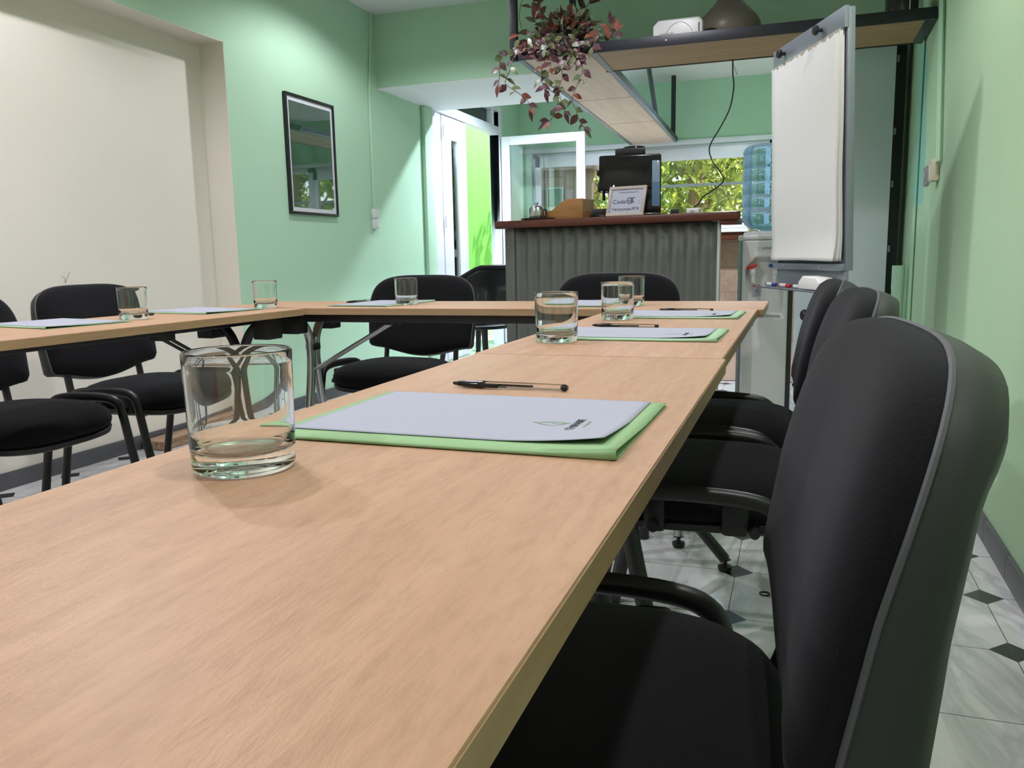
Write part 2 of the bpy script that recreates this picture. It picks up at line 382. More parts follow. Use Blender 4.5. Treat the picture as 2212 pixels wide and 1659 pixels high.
# ---------------------------------------------------------------- outdoors
def leafmat(name, a, b):
    m = NM(name); f = m.noise(1.7, 3); g = m.n('NewGeometry'); c = m.ramp(g.outputs['Random Per Island'], [(0, a), (.6, b), (1, tuple(min(1, x*1.5) for x in b[:3]))]); m.col(c)
    m.set(Roughness=.5, **{'Transmission Weight': 0}); 
    tl = m.n('BsdfTranslucent'); m.l(c, tl.inputs[0]); mx = m.n('MixShader'); mx.inputs[0].default_value = .45; out = m.t.nodes['Material Output']
    m.l(m.b.outputs[0], mx.inputs[1]); m.l(tl.outputs[0], mx.inputs[2]); m.l(mx.outputs[0], out.inputs[0]); return m.mat
M['leaf1'] = leafmat('tree leaves', rgb(64, 84, 30), rgb(116, 138, 48))
M['leaf2'] = leafmat('yellow green tree leaves', rgb(84, 100, 38), rgb(146, 154, 66))
M['bark'] = plain('pale brown bark', rgb(142, 112, 84), .8, var=.2, vs=12, bump=.3, bs=40)
def tree(x, y, h, cr, z0, nl, mat, label, lean=0):
    t = thing('tree', label, 'tree', (x, y, 0), 0, 'trees outside the windows')
    tr = MB(); path = bez([(0, 0, -.05), (lean*.3, .05, h*.3), (lean*.6, 0, h*.6), (lean, .05, h)], 5)
    tr.tube(path, [.13-.07*i/(len(path)-1) for i in range(len(path))], 10)
    for k in range(6):
        a = random.uniform(0, 2*PI); s = random.uniform(.35, .8); p = Vector(path[int(s*(len(path)-1))]); L = random.uniform(.6, 1.3)*cr*.6
        q = [p, p+Vector((math.cos(a)*L*.5, math.sin(a)*L*.5, .35*L)), p+Vector((math.cos(a)*L, math.sin(a)*L, .9*L))]; tr.tube(bez(q, 3), [.05, .045, .04, .035, .03, .025, .018], 6)
    tr.build('trunk', M['bark'], t)
    f = MB()
    for i in range(nl):
        while True:
            v = Vector((random.uniform(-1, 1), random.uniform(-1, 1), random.uniform(-1, 1)))
            if .1 < v.length < 1: break
        zc = (z0+h+cr*.6)/2; c = Vector((v.x*cr+lean*.5, v.y*cr, zc+v.z*(h+cr*.6-z0)/2))
        R_ = Euler((random.uniform(-1.2, 1.2), random.uniform(-1.2, 1.2), random.uniform(0, 6.3))).to_matrix(); L = random.uniform(.05, .11); W = L*.55
        f.add([c+R_ @ Vector(q) for q in ((-L, 0, 0), (-L*.2, W*.8, .01), (L, 0, -.01), (-L*.2, -W*.8, .01))], [(0, 1, 2, 3)])
    f.build('foliage', mat, t, smooth=False)
tree(-1.45, 11.4, 3.0, .82, .3, 2200, M['leaf2'], 'yellow green tree left of the pale trunk outside the middle window', .2)
tree(-.8, 13.8, 3.2, 1.05, .3, 2200, M['leaf1'], 'tree with a pale trunk seen through the middle window', .1)
tree(.25, 11.6, 3.2, .8, .9, 1700, M['leaf1'], 'tree with a bare brown trunk seen through the right hand window', .05)
tree(2.4, 12.2, 3.2, 1.1, .3, 1200, M['leaf1'], 'bushy tree furthest right outside the windows', -.1)
tree(-3.4, 14.2, 3.2, 1.2, .4, 1800, M['leaf2'], 'yellow green tree behind the brown outbuilding', 0)
tree(-6.6, 12.4, 3.0, 1.3, .1, 1600, M['leaf1'], 'tree seen through the narrow pane of the side door', 0)
tree(1.6, 15.0, 3.4, 1.3, .2, 1800, M['leaf2'], 'broad tree furthest behind the middle window', 0)
struct(MB().box(-30, 30, YB+.25, 40, -.15, -.02).build('ground', plain('sandy garden ground', rgb(196, 184, 160), .9, var=.12, vs=2), smooth=False))
struct(MB().box(-30, -3.3, -10, YB+.25, -.15, -.02).build('ground_side', plain('pale paving', rgb(212, 210, 206), .9, var=.05, vs=2), smooth=False))
# hedge-backed fence far away, so that the garden is closed
hm = leafmat('clipped hedge leaves', rgb(70, 100, 34), rgb(126, 152, 58))
f = MB()
for i in range(5200):
    c = Vector((random.uniform(-12, 6), 17.2+random.uniform(-.35, .35), random.uniform(-.05, 3.4))); R_ = Euler((random.uniform(-1, 1), random.uniform(-1, 1), random.uniform(0, 6.3))).to_matrix(); L = random.uniform(.12, .24)
    f.add([c+R_ @ Vector(q) for q in ((-L, 0, 0), (0, L*.5, 0), (L, 0, 0), (0, -L*.5, 0))], [(0, 1, 2, 3)])
hd = f.build('hedge', hm, smooth=False); tag(hd, 'tall green hedge closing the garden behind the trees', 'hedge', None, 'stuff')
# lime green board beyond the side door
t = thing('lime_wall', 'bright lime green wall board standing outside the open door', 'wall', (-4.7, 9.0, 0))
MB().box(-.05, 0, -3.2, 7.5, .32, 3.0, .004).build('board', plain('lime paint', rgb(84, 160, 54), .7, var=.02, vs=3), t)
MB().box(-.06, .03, -3.2, 7.5, -.02, .32, .006).build('plinth', plain('mauve grey plinth', rgb(172, 162, 170), .7), t)
MB().box(.001, .05, -1.23, -1.17, .32, 3.0, .004).build('post', M['dark_grey'], t)
# brown outbuilding seen through the open leaf
t = thing('outbuilding', 'brown timber outbuilding seen through the open glazed door leaf', 'building', (-3.95, 11.0, 0))
MB().box(.05, 1.3, 0, .12, -.02, 2.9).build('wall', wood('brown cladding', rgb(92, 74, 62), rgb(110, 90, 76), .7, 2, 3, .1), t, smooth=False)
MB().box(.02, 1.36, -.16, .2, 2.02, 2.16, .01).build('eaves_board', plain('brown fascia', rgb(90, 74, 64), .6), t)
MB().box(.12, 1.05, -.01, 0, .3, 1.78).build('window_pane', [plain('brown shop window', rgb(74, 58, 46), .12, spec=.4, var=.3, vs=5)], t, smooth=False)
b = MB(); b.tube([(.1, -.2, 1.93), (.95, -.2, 1.93)], .006, 6)
b.build('lamp_rail', M['black_metal'], t)
for x in (.32, .6): MB().lathe([(.001, -.05), (.035, -.05), (.028, .03), (.012, .05)], 12, (x, -.2, 1.87)).build('spot_lamp', M['alu'], t)
p = thing('poster', 'small green framed poster on the brown outbuilding wall', 'poster', (-3.15, 10.965, 1.66))
b = MB(); b.box(-.115, .115, -.012, .008, -.15, .15, .002); b.build('frame', plain('pale poster frame', rgb(120, 134, 118), .5), p)
MB().box(-.10, .10, -.015, -.011, -.11, .135).build('print', plain('dark green print', rgb(34, 62, 48), .4, var=.35, vs=16), p, smooth=False)
# steel frame of the garden veranda
t = thing('veranda_frame', 'thin grey steel veranda frame outside the middle window', 'frame', (0, 0, 0))
ya = 9.9; b = MB(); b.box(-1.72, 1.2, ya, ya+.03, 1.66, 1.69); b.build('crossbar', M['steel_grey'], t)
MB().box(-1.74, -1.71, ya, ya+.03, -.03, 1.69).build('post', M['steel_grey'], t)
MB().box(1.2, 1.23, ya, ya+.03, -.03, 1.69).build('post', M['steel_grey'], t)
b = MB(); b.tube([(-1.72, ya+.015, 1.68), (-1.62, YB+.24, 2.0)], .014, 8); b.build('rafter', M['steel_grey'], t)
# ---------------------------------------------------------------- ceiling lamps (the room's own, plus added unseen fill spots)
def lamp(label, x, y, power, size=95, blend=.6, color=(.92, .905, 1), tilt=(0, 0), rad=.035):
    t = thing('ceiling_spotlight', label, 'lamp', (x, y, H), 0, 'ceiling spotlights')
    MB().lathe([(.001, -.002), (.062, -.002), (.066, -.012), (.05, -.02), (.048, -.008), (.001, -.008)], 24).build('housing', M['white_plastic'], t)
    L = bpy.data.lights.new('spot', 'SPOT'); L.energy = power; L.spot_size = math.radians(size); L.spot_blend = blend; L.color = color; L.shadow_soft_size = rad
    o = bpy.data.objects.new('light', L); COL.objects.link(o); o.parent = t; o.location = (0, 0, -.035); o.rotation_euler = (tilt[0], tilt[1], 0)
    return t
for a in LAMPS: lamp(*a)
# ---------------------------------------------------------------- tables
TT = .74
def make_table(label, cx, cy, L, W, rz, legmat, name='folding_table', ends=(1, 1), stem=(0, 0), inset=(.13, .13), rail_in=.05):
    """local: length along y"""
    t = thing(name, label, 'table', (cx, cy, 0), rz, 'beech folding tables in a horseshoe')
    hw, hl = W/2, L/2
    MB().prism([(-hw, -hl), (hw, -hl), (hw, hl), (-hw, hl)], TT-.0225, TT, .0018).build('tabletop', [M['beech']], t)
    e = MB(); q = .0006
    for (a, b_, c, d_) in ((-hw-q, -hw, -hl, hl), (hw, hw+q, -hl, hl), (-hw, hw, -hl-q, -hl), (-hw, hw, hl, hl+q)): e.box(a, b_, c, d_, TT-.0215, TT-.0022)
    e.build('edge_band', M['beech_edge'], t, smooth=False)
    for s in (-1, 1): MB().box(s*(hw-rail_in)-.0125, s*(hw-rail_in)+.0125, -hl+.03, hl-.03, TT-.052, TT-.0235, .003).build('rail', M['black_metal'], t)
    for e_ in (-1, 1):
        if not ends[(e_+1)//2]: continue
        yl = e_*(hl-inset[(e_+1)//2])
        st = stem[(e_+1)//2]
        for s in (-1, 1): MB().box(s*(hw-.09)-.032, s*(hw-.09)+.032, yl-.035, yl+.035, TT-.095, TT-.0235, .004).build('bracket', M['black_plastic'], t)
        MB().box(st-.024, st+.024, yl-.018, yl+.018, .575, .6, .004).build('clamp', M['black_plastic'], t)
        for s in (-1, 1):
            ft = (s*.113 if st == 0 else (.133 if s > 0 else st-.05))
            p = bez([(s*(hw-.06), yl, TT-.045), (s*(hw-.105)+st*.2, yl, TT-.046), (s*.062+st, yl, TT-.062), (s*.03+st, yl, TT-.10), (s*.0175+st, yl, TT-.15), (st+(ft-st)*(.25 if st == 0 else .03), yl, .45)]+([] if st == 0 else [(st+(ft-st)*.06, yl, .37)])+[(ft, yl, .035)], 6)
            lg = MB().tube(p, .016, 12).build('leg', legmat, t)
            MB().lathe([(.0005, 0), (.016, 0), (.02, .008), (.02, .016), (.006, .02), (.006, .03), (.017, .035), (.0005, .036)], 14, (ft, yl, 0)).build('foot', M['black_plastic'], lg)
        b = MB()
        for s in (-.018, .018): MB().tube([(s+st, yl-.0, .5), (s+st, yl-e_*.33, TT-.06)], .0055, 8).build('brace', legmat, t)
        MB().box(st-.03, st+.03, yl-e_*.33-.02, yl-e_*.33+.02, TT-.07, TT-.0235, .003).build('bracket', M['black_plastic'], t)
    return t
make_table('nearest beech table with a water glass and a green folder in front of the camera', -.298, .548, 1.406, .40, 0, M['black_metal'])
make_table('beech table on the right between the nearest table and the far cross table', -.303, 1.813, 1.112, .40, 0, M['black_metal'], stem=(0, -.165), inset=(.13, .07))
make_table('far beech table across the head of the horseshoe with chrome legs', -1.0085, 2.571, 1.843, .402, PI/2, M['chrome'], inset=(.235, .27), rail_in=.075)
make_table('left hand beech table standing slightly askew along the cream recess', -1.801, 1.457, 1.8, .415, -.0575, M['black_metal'], inset=(.13, .075), rail_in=.192)

# ---------------------------------------------------------------- chairs (local: sitter looks along +x, width along y)
def se(a, p): c, s = math.cos(a), math.sin(a); return (abs(c)**p*(1 if c >= 0 else -1), abs(s)**p*(1 if s >= 0 else -1))
def seat_pt(a, r, z):
    c, s = se(a, .62); w = .232-.012*(1-c)*.5; return Vector((c*.218*r-.004, s*w*r, z))
def make_chair(label):
    t = thing('conference_chair', label, 'chair', (0, 0, 0), 0, 'black fabric conference chairs round the tables')
    N = 48; prof = [(.001, .487), (.3, .486), (.55, .482), (.75, .475), (.88, .465), (.95, .454), (.99, .44), (1, .426), (.985, .412), (.95, .406), (.5, .406), (.001, .406)]
    s = MB()
    s.grid(lambda u, v: (lambda k: seat_pt(2*PI*u, prof[k][0], prof[k][1]-.012*max(0, math.cos(2*PI*u))**2*prof[k][0]**3))(int(round(v*(len(prof)-1)))), N, len(prof)-1, True)
    s.build('seat', M['fabric'], t, angle=60)
    prof2 = [(.95, .407), (.99, .402), (.975, .388), (.9, .382), (.001, .382)]
    p = MB(); p.grid(lambda u, v: (lambda k: seat_pt(2*PI*u, prof2[k][0], prof2[k][1]-.012*max(0, math.cos(2*PI*u))**2))(int(round(v*(len(prof2)-1)))), N, len(prof2)-1, True)
    p.build('seat_pan', M['black_plastic'], t, angle=50)
    # backrest
    oc = []                  # closed outline (y, height above the lower corners), resampled evenly
    for i in range(41):
        a_ = PI*i/40; c, q = math.cos(a_), math.sin(a_); n = 4.0; k = (abs(c)**n+abs(q)**n)**(-1/n); oc.append((c*k*.254, .125+q*k*.20))
    oc += [(-.254+.008*i/4, .125-.105*i/4) for i in range(1, 5)]
    oc += [(-.245, .008), (-.237, .0), (-.225, -.003)] + [(-.207+.414*i/20, -.004-.038*math.sin(PI*i/20)**1.3) for i in range(21)] + [(.225, -.003), (.237, .0), (.245, .008)]
    oc += [(.246+.008*i/4, .02+.105*i/4) for i in range(0, 4)]
    cl_ = [0]
    for i in range(len(oc)): p_, q_ = oc[i], oc[(i+1) % len(oc)]; cl_.append(cl_[-1]+math.hypot(q_[0]-p_[0], q_[1]-p_[1]))
    def outline(u):
        d_ = (u % 1)*cl_[-1]
        for i in range(len(oc)):
            if d_ <= cl_[i+1]: break
        t_ = (d_-cl_[i])/max(1e-9, cl_[i+1]-cl_[i]); p_, q_ = oc[i], oc[(i+1) % len(oc)]
        return p_[0]+(q_[0]-p_[0])*t_, p_[1]+(q_[1]-p_[1])*t_
    def bp(y, h, off):       # point on the curved, leaning back; off: towards the sitter
        z = .520+h*.93
        tilt = .20+.38*(h/.33)*.5
        x = -.233-h*.17-.12*max(0, h-.15)**1.2+.30*y*y
        return Vector((x+off*math.cos(.3), y, z+off*.30))
    cen = (0, .16)
    def ring(a, r): y, h = outline(a); return y*r, cen[1]+(h-cen[1])*r
    fr = [(.001, .042), (.35, .041), (.6, .039), (.8, .035), (.9, .029), (.96, .020), (.99, .009), (1.0, -.003)]
    s = MB(); s.grid(lambda u, v: (lambda k: bp(*ring(u, fr[k][0]), fr[k][1]))(int(round(v*(len(fr)-1)))), 96, len(fr)-1, True)
    s.build('backrest', M['fabric'], t, angle=60)
    bk = [(1.0, -.003), (1.008, -.014), (1.008, -.03), (.985, -.046), (.93, -.055), (.8, -.058), (.4, -.05), (.001, -.048)]
    def bpt(u, k):
        y, h = ring(u, bk[k][0]); up = min(1, max(0, (h-.12)/.2)); return bp(y, h-(.012*up if k >= 4 else 0), bk[k][1]*(1.10-.38*min(1, max(0, (h-.02)/.22))+.13*min(1, max(0, (h-.255)/.035))) if k > 1 else bk[k][1])
    s = MB(); s.grid(lambda u, v: bpt(u, int(round(v*(len(bk)-1)))), 96, len(bk)-1, True)
    s.build('back_shell', M['shell'], t, angle=60)
    s = MB(); s.tube([bp(*ring(i/96, 1.004), -.003) for i in range(97)], .0026, 6, cap=False); s.build('piping', M['piping'], t)
    # side frames: bent oval tube, front foot - seat side - rear foot
    for q in (-1, 1):
        y = q*.252
        path = bez([(.235, y, .02), (.175, y, .30), (.152, y, .41), (.135, y, .452), (.09, y, .467), (0, y, .468), (-.085, y, .462), (-.13, y, .447), (-.15, y, .41), (-.17, y, .30), (-.225, y, .02)], 4)
        fr_ = MB().tube(path, .0115, 12, rb=.0155, up=(0, 1, 0)).build('side_frame', M['black_metal'], t)
        for x in (.236, -.226): MB().lathe([(.0005, 0), (.019, 0), (.019, .03), (.0005, .032)], 12, (x, y, 0)).build('foot_cap', M['black_plastic'], fr_)
        MB().box(-.09, -.04, y-q*.03-.012, y-q*.03+.012, .385, .455, .010).build('bracket', M['black_plastic'], t)
        MB().box(.06, .10, y-q*.03-.012, y-q*.03+.012, .385, .455, .008).build('bracket', M['black_plastic'], t)
        u = bez([(.1, q*.165, .385), (-.12, q*.165, .385), (-.195, q*.168, .395), (-.222, q*.17, .43), (-.236, q*.17, .5), (-.250, q*.17, .57), (-.260, q*.17, .62)], 4)
        MB().tube(u, .0095, 12, rb=.0155, up=(1, 0, .1)).build('back_upright', M['black_metal'], t)
    b = MB(); b.tube([(.08, -.252, .40), (.08, .252, .40)], .009, 10); b.tube([(-.1, -.252, .40), (-.1, .252, .40)], .009, 10); b.build('crossbar', M['black_metal'], t)
    return t
C0 = make_chair('nearest black fabric chair with its charcoal back filling the right foreground')
C0.location = (-.208, .748, 0); C0.rotation_euler = (0, 0, PI+.07); C0.scale = (1, 1, 1.012)
for (lb, x, y, r) in (
        ('middle black fabric chair of the three on the right, behind the nearest one', -.17, 1.705, PI+.05),
        ('black fabric chair furthest along the right side, in front of the flip chart', -.20, 2.263, PI+.02),
        ('black fabric chair at the far left corner, by the green wall with the picture', -1.565, 3.02, -PI/2-.04),
        ('black fabric chair at the far cross table in front of the grey corrugated bar', -.685, 3.03, -PI/2+.02),
        ('black fabric chair against the cream recess, beside the cut off chair', -2.235, 2.405, .0),
        ('black fabric chair cut off by the left edge of the photo', -2.2, 1.80, .03)):
    dup(C0, lb, (x, y, 0), r).scale = (1, 1, 1)

# ---------------------------------------------------------------- glasses
def glass_prof(h=.0915, rb=.0384, rt=.0402):
    o = [(.0006, .0015), (rb-.010, .0012), (rb-.004, 0), (rb-.001, .0015), (rb, .005)]
    for i in range(1, 9): o.append((rb+(rt-rb)*i/8, .005+(h-.0065)*i/8))
    o += [(rt-.0004, h-.0003), (rt-.0011, h), (rt-.0018, h-.0004), (rt-.0021, h-.0014)]
    ri = rt-.0021
    for i in range(1, 8): o.append((ri-(rt-rb)*i/8, h-.0014-(h-.025)*i/8))
    o += [(rb-.0026, .0205), (rb-.006, .0165), (rb-.012, .0145), (rb*.3, .0135), (.0006, .0135)]
    return o
g0 = MB().lathe(glass_prof(), 72).build('water_glass', M['glass'], angle=50); g0.location = (-.398, .513, TT+.0002)
tag(g0, 'large clear water glass in the left foreground of the nearest table', 'glass', 'water glasses on the tables')
for lb, x, y in (('water glass in front of the second green folder on the right hand tables', -.417, 1.452), ('water glass in front of the third folder from the camera on the right', -.412, 1.972),
                 ('water glass at the back of the far table, before the bar chair', -.483, 2.52), ('water glass on the far table in front of the corner chair', -1.275, 2.57),
                 ('water glass at the far end of the left hand table by the recess edge', -1.70, 2.36), ('water glass in front of the chair beside the cut off chair, left table', -1.786, 1.86)):
    q = g0.copy(); COL.objects.link(q); q.location = (x, y, TT+.0002); q['label'] = lb

# ---------------------------------------------------------------- folders, sheets, pens
def make_folder(label, mat, lift):
    """closed card folder 32 x 24; its spine towards local -x? fold along near long side"""
    f = MB(); nx, ny = 24, 16; a, b = .162, .119
    def lay(z0, up):
        def fn(u, v):
            x = (u-.5)*2*a; y = (v-.5)*2*b; z = z0
            e = max(0, (x-.06)/.1)**2*max(0, (-y-.0)/.12)
            return Vector((x, y, z+up*(.0012+e*lift)))
        return fn
    f.grid(lay(.0006, 0), nx, ny); f.grid(lay(.0022, 1), nx, ny)
    f.grid(lambda u, v: Vector(((u-.5)*2*a, -b-.0012*math.sin(PI*v), .0006+(.0028+max(0, ((u-.5)*2*a-.06)/.1)**2*.99*lift)*v)), nx, 3)
    o = f.build('folder', mat, None, angle=60, solid=.0007)
    return tag(o, label, 'folder', 'green card folders on the tables')
def sheet_z(x, y, curl): 
    d = max(0, (x*.7-y*.7)-.115)
    return .0052+curl*(d/.06)**1.6*.5
LEAF = None
def make_sheet(label, curl, lift, printed):
    s = MB(); a, b = .1485, .105
    def fn(u, v):
        x = (u-.5)*2*a; y = (v-.5)*2*b
        e = max(0, (x-.06-.006)/.1)**2*max(0, (-y)/.12)*lift
        return Vector((x, y, .0046+e+curl*max(0, (x*.75-y*.66)-.105)**1.5))
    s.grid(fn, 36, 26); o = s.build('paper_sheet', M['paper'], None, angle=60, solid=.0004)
    tag(o, label, 'paper', 'writing paper on the folders')
    if printed:
        z = .0052
        def leaf():
            b = MB()
            def strip(p, w):
                P = bez(p, 6); v = []; F_ = []
                for i, c in enumerate(P):
                    tt = (P[min(i+1, len(P)-1)]-P[max(i-1, 0)]).normalized(); n = Vector((-tt.y, tt.x, 0)); v += [c+n*w, c-n*w]
                    if i: F_.append((2*i-2, 2*i-1, 2*i+1, 2*i))
                b.add(v, F_)
            k = .0115
            # emblem: outlined leaf, tip to the left, two inner veins, small curl on the right
            strip([(-1.75*k, .12*k, z), (-1.2*k, .25*k, z), (-.6*k, .62*k, z), (.1*k, .75*k, z), (.75*k, .5*k, z), (.95*k, 0, z)], .0006)
            strip([(-1.75*k, .12*k, z), (-1.2*k, -.15*k, z), (-.7*k, -.55*k, z), (0, -.72*k, z), (.6*k, -.6*k, z), (.95*k, 0, z)], .0006)
            strip([(-1.1*k, .05*k, z), (-.4*k, .3*k, z), (.3*k, .3*k, z)], .0005); strip([(-.2*k, .3*k, z), (.3*k, -.15*k, z), (.75*k, .2*k, z), (1.25*k, .55*k, z)], .0006); strip([(.6*k, -.1*k, z), (.95*k, .2*k, z), (1.3*k, .05*k, z)], .0005)
            return b.build('emblem', M['ink_green'], o, smooth=False)
        e = leaf(); e.location = (.083, -.028, 0)
        text('heading', 'SÉMINAIRE', .0105, M['ink'], o, Matrix.Translation((.1045, -.029, z)) @ Matrix.Rotation(PI/2, 4, 'Z'))
        text('subheading', 'développement', .0042, M['ink_green'], o, Matrix.Translation((.1135, -.026, z)) @ Matrix.Rotation(PI/2, 4, 'Z'))
    return o
def make_pen(label):
    """lies along local x, cap towards -x"""
    t = thing('ballpoint_pen', label, 'pen', (0, 0, 0), 0, 'clear ballpoint pens on the tables'); r = .0042; zc = r+.0002
    def tub(x0, x1, ra, n=6): return MB().tube([(x0, 0, zc), (x1, 0, zc)], ra, n)
    MB().tube([(-.035, 0, zc), (.0715, 0, zc)], r, 6).build('barrel', M['clear'], t, angle=20)
    MB().tube([(-.035, 0, zc), (.03, 0, zc)], .0013, 10).build('ink_tube', M['black_gloss'], t)
    MB().tube([(.0655, 0, zc), (.0735, 0, zc)], .0030, 12).build('end_plug', M['black_gloss'], t)
    c = MB(); c.tube([(-.0755, 0, zc), (-.074, 0, zc), (-.066, 0, zc), (-.05, 0, zc), (-.0335, 0, zc), (-.0335, 0, zc)], [.0006, .002, .0033, .0043, .0048, .003], 14)
    cp = c.build('cap', M['black_gloss'], t)
    MB().box(-.058, -.012, -.0095, -.0058, zc-.0026, zc+.002, .0008).build('clip', M['black_gloss'], cp)
    MB().box(-.0375, -.034, -.0095, .0035, zc-.0035, zc+.0035, .0006).build('collar', M['black_gloss'], cp)
    return t
def place(o, x, y, rz=0): o.location = (x, y, TT); o.rotation_euler = (0, 0, rz); return o
f1 = place(make_folder('bright green folder under the printed sheet, nearest to the camera', M['folder'], .005), -.288, .7265, -.012)
f2 = place(make_folder('pale green folder, second from the camera on the right hand tables', M['folder_pale'], .004), -.292, 1.60, -.01)
place(make_folder('pale green folder, third from the camera on the right', M['folder_pale'], .003), -.290, 2.13, -.02)
place(make_folder('folder on the far table behind two water glasses', M['folder_pale'], .003), -.66, 2.60, PI/2)
place(make_folder('folder on the left table cut off by the photo edge', M['folder_pale'], .003), -1.893, 1.69, -.20)
place(make_folder('folder near the far end of the left table, beyond the pen', M['folder_pale'], .003), -1.835, 2.20, -.17)
place(make_folder('folder on the far table before the corner chair', M['folder_pale'], .003), -1.385, 2.60, PI/2-.1)
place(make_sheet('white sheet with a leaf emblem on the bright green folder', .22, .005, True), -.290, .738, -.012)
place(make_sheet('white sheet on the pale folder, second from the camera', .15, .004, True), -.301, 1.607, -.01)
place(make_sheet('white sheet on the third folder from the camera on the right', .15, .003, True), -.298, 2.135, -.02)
place(make_sheet('white sheet on the far table behind two water glasses', 0, .003, False), -.66, 2.602, PI/2)
place(make_sheet('white sheet on the left table cut off by the photo edge', 0, .003, False), -1.893, 1.69, -.20)
place(make_sheet('white sheet near the far end of the left table, beyond the pen', 0, .003, False), -1.835, 2.20, -.17)
place(make_sheet('white sheet on the far table before the corner chair', 0, .003, False), -1.385, 2.60, PI/2-.1)
P0 = make_pen('clear pen with black cap lying behind the bright green folder')
place(P0, -.3225, .916, -.055)
for lb, x, y, r in (('clear pen with black cap behind the second folder on the right', -.35, 1.757, -.10), ('clear pen with black cap behind the third folder on the right', -.285, 2.273, -.12),
                    ('pen with black cap between two sheets on the left table', -1.915, 2.04, PI-.5), ('pen with black cap on the far table behind the corner sheet', -1.53, 2.705, 1.3)):
    d_ = dup(P0, lb); place(d_, x, y, r)
# ---------------------------------------------------------------- points in the room read off the photograph
def ray(px, py): return r2*((px-1106)/FPX) + d2*((py-829.5)/FPX) + fw
def at_y(px, py, Y): d = ray(px, py); return Vector((0, 0, CAM_H)) + d*(Y/d.y)
def at_right(px, py, off=0):
    d = ray(px, py); k = .57-.0165*2.5-off; s = k/(d.x-.0165*d.y); return Vector((0, 0, CAM_H)) + d*s

# ---------------------------------------------------------------- bar counter
BA = -math.atan2(.277, 1.374); BC = Vector((-.987, 4.4255, 0))
bar = thing('bar_counter', 'grey corrugated bar counter with a red brown wooden top', 'counter', BC, BA)
MB().prism([(-.705, .0), (.705, .0), (.715, .03), (.585, .38), (-.70, .46), (-.712, .02)], 1.057, 1.10, .006).build('worktop', M['mahog'], bar)
MB().box(.613, .70, .012, .12, 1.035, 1.0565, .003).build('worktop_support', M['mahog'], bar)
b = MB(); nW = 15.2; x0, x1 = -.6, .6
b.grid(lambda u, v: Vector((x0+(x1-x0)*u, .05-.010*math.sin(2*PI*nW*u), .0+1.055*v)), 420, 6)
b.build('corrugated_front', M['corrugated'], bar, angle=80, solid=.0012)
b = MB(); b.box(-.66, -.597, .036, .075, 0, 1.056, .002); b.box(-.66, -.64, .075, .42, 0, 1.056, .002); b.build('side_panel', M['grey_panel'], bar)
b = MB(); b.box(.597, .611, .036, .058, 0, 1.056, .002); b.build('side_panel', plain('pale grey green trim', rgb(176, 184, 170), .5), bar)
MB().prism([(-.64, .09), (.555, .09), (.46, .37), (-.64, .37)], 0, 1.056).build('carcass', M['dark_grey'], bar, smooth=False)
b = MB()
for x, z in ((-.635, .95), (-.635, .5), (.3, .99), (-.25, .99)): b.lathe([(.0005, 0), (.005, 0), (.004, .003), (.0005, .004)], 10, M=Matrix.Translation((x, .036, z)) @ Matrix.Rotation(PI/2, 4, 'X'))
b.build('screw', M['alu'], bar)
def onbar(x, y): return BC + Matrix.Rotation(BA, 3, 'Z') @ Vector((x, y, 1.1005))
# coffee machine, seen from its side: front to the left
cm = thing('coffee_machine', 'black automatic coffee machine standing on the bar', 'coffee machine', (-.908, 4.70, 1.1005), .19)
b = MB(); b.prism([(-.172, -.11), (-.172, .11), (-.13, .12), (.165, .12), (.165, -.12), (-.13, -.12)], .145, .335, .012, 3); b.prism([(-.125, -.105), (-.125, .105), (-.1, .12), (.165, .12), (.165, -.12), (-.1, -.12)], .02, .15, .006); b.box(-.19, .165, -.12, .12, 0, .022, .006)
b.build('body', M['black_gloss'], cm)
MB().box(.116, .158, -.1245, -.119, .055, .30, .004).build('water_tank_window', plain('translucent water tank', rgb(150, 170, 190), .15, **{'Transmission Weight': .25}), cm)
MB().box(.1155, .1585, -.1255, -.1242, .055, .185).build('water_level', plain('blue grey water', rgb(96, 124, 156), .15), cm, smooth=False)
b = MB(); b.prism([(-.085, -.06), (-.04, -.085), (.08, -.085), (.08, .085), (-.04, .085), (-.085, .06)], .335, .375, .008); b.build('bean_hopper', M['black_plastic'], cm)
MB().lathe([(.001, 0), (.062, 0), (.06, .012), (.001, .014)], 28, (.02, 0, .375)).build('hopper_lid', M['black_gloss'], cm)
b = MB(); b.box(-.185, -.12, -.035, .035, .145, .2, .008); b.lathe([(.001, .10), (.008, .10), (.008, .15), (.001, .15)], 12, (-.15, -.014, 0)); b.lathe([(.001, .10), (.008, .10), (.008, .15), (.001, .15)], 12, (-.15, .014, 0)); b.build('spout', M['black_plastic'], cm)
MB().lathe([(.001, 0), (.016, 0), (.015, .014), (.001, .015)], 16, M=Matrix.Translation((-.172, -.075, .245)) @ Matrix.Rotation(-PI/2, 4, 'Y')).build('knob', M['black_plastic'], cm)
b = MB(); b.tube(bez([(-.11, -.122, .15), (-.112, -.13, .125), (-.118, -.13, .085)], 5), .008, 10); b.tube(bez([(-.09, -.122, .17), (-.092, -.132, .15), (-.096, -.132, .12)], 5), .007, 10); b.build('steam_pipe', M['chrome'], cm)
MB().box(-.215, -.05, -.10, .10, .006, .05, .008).build('drip_tray', M['black_plastic'], cm)
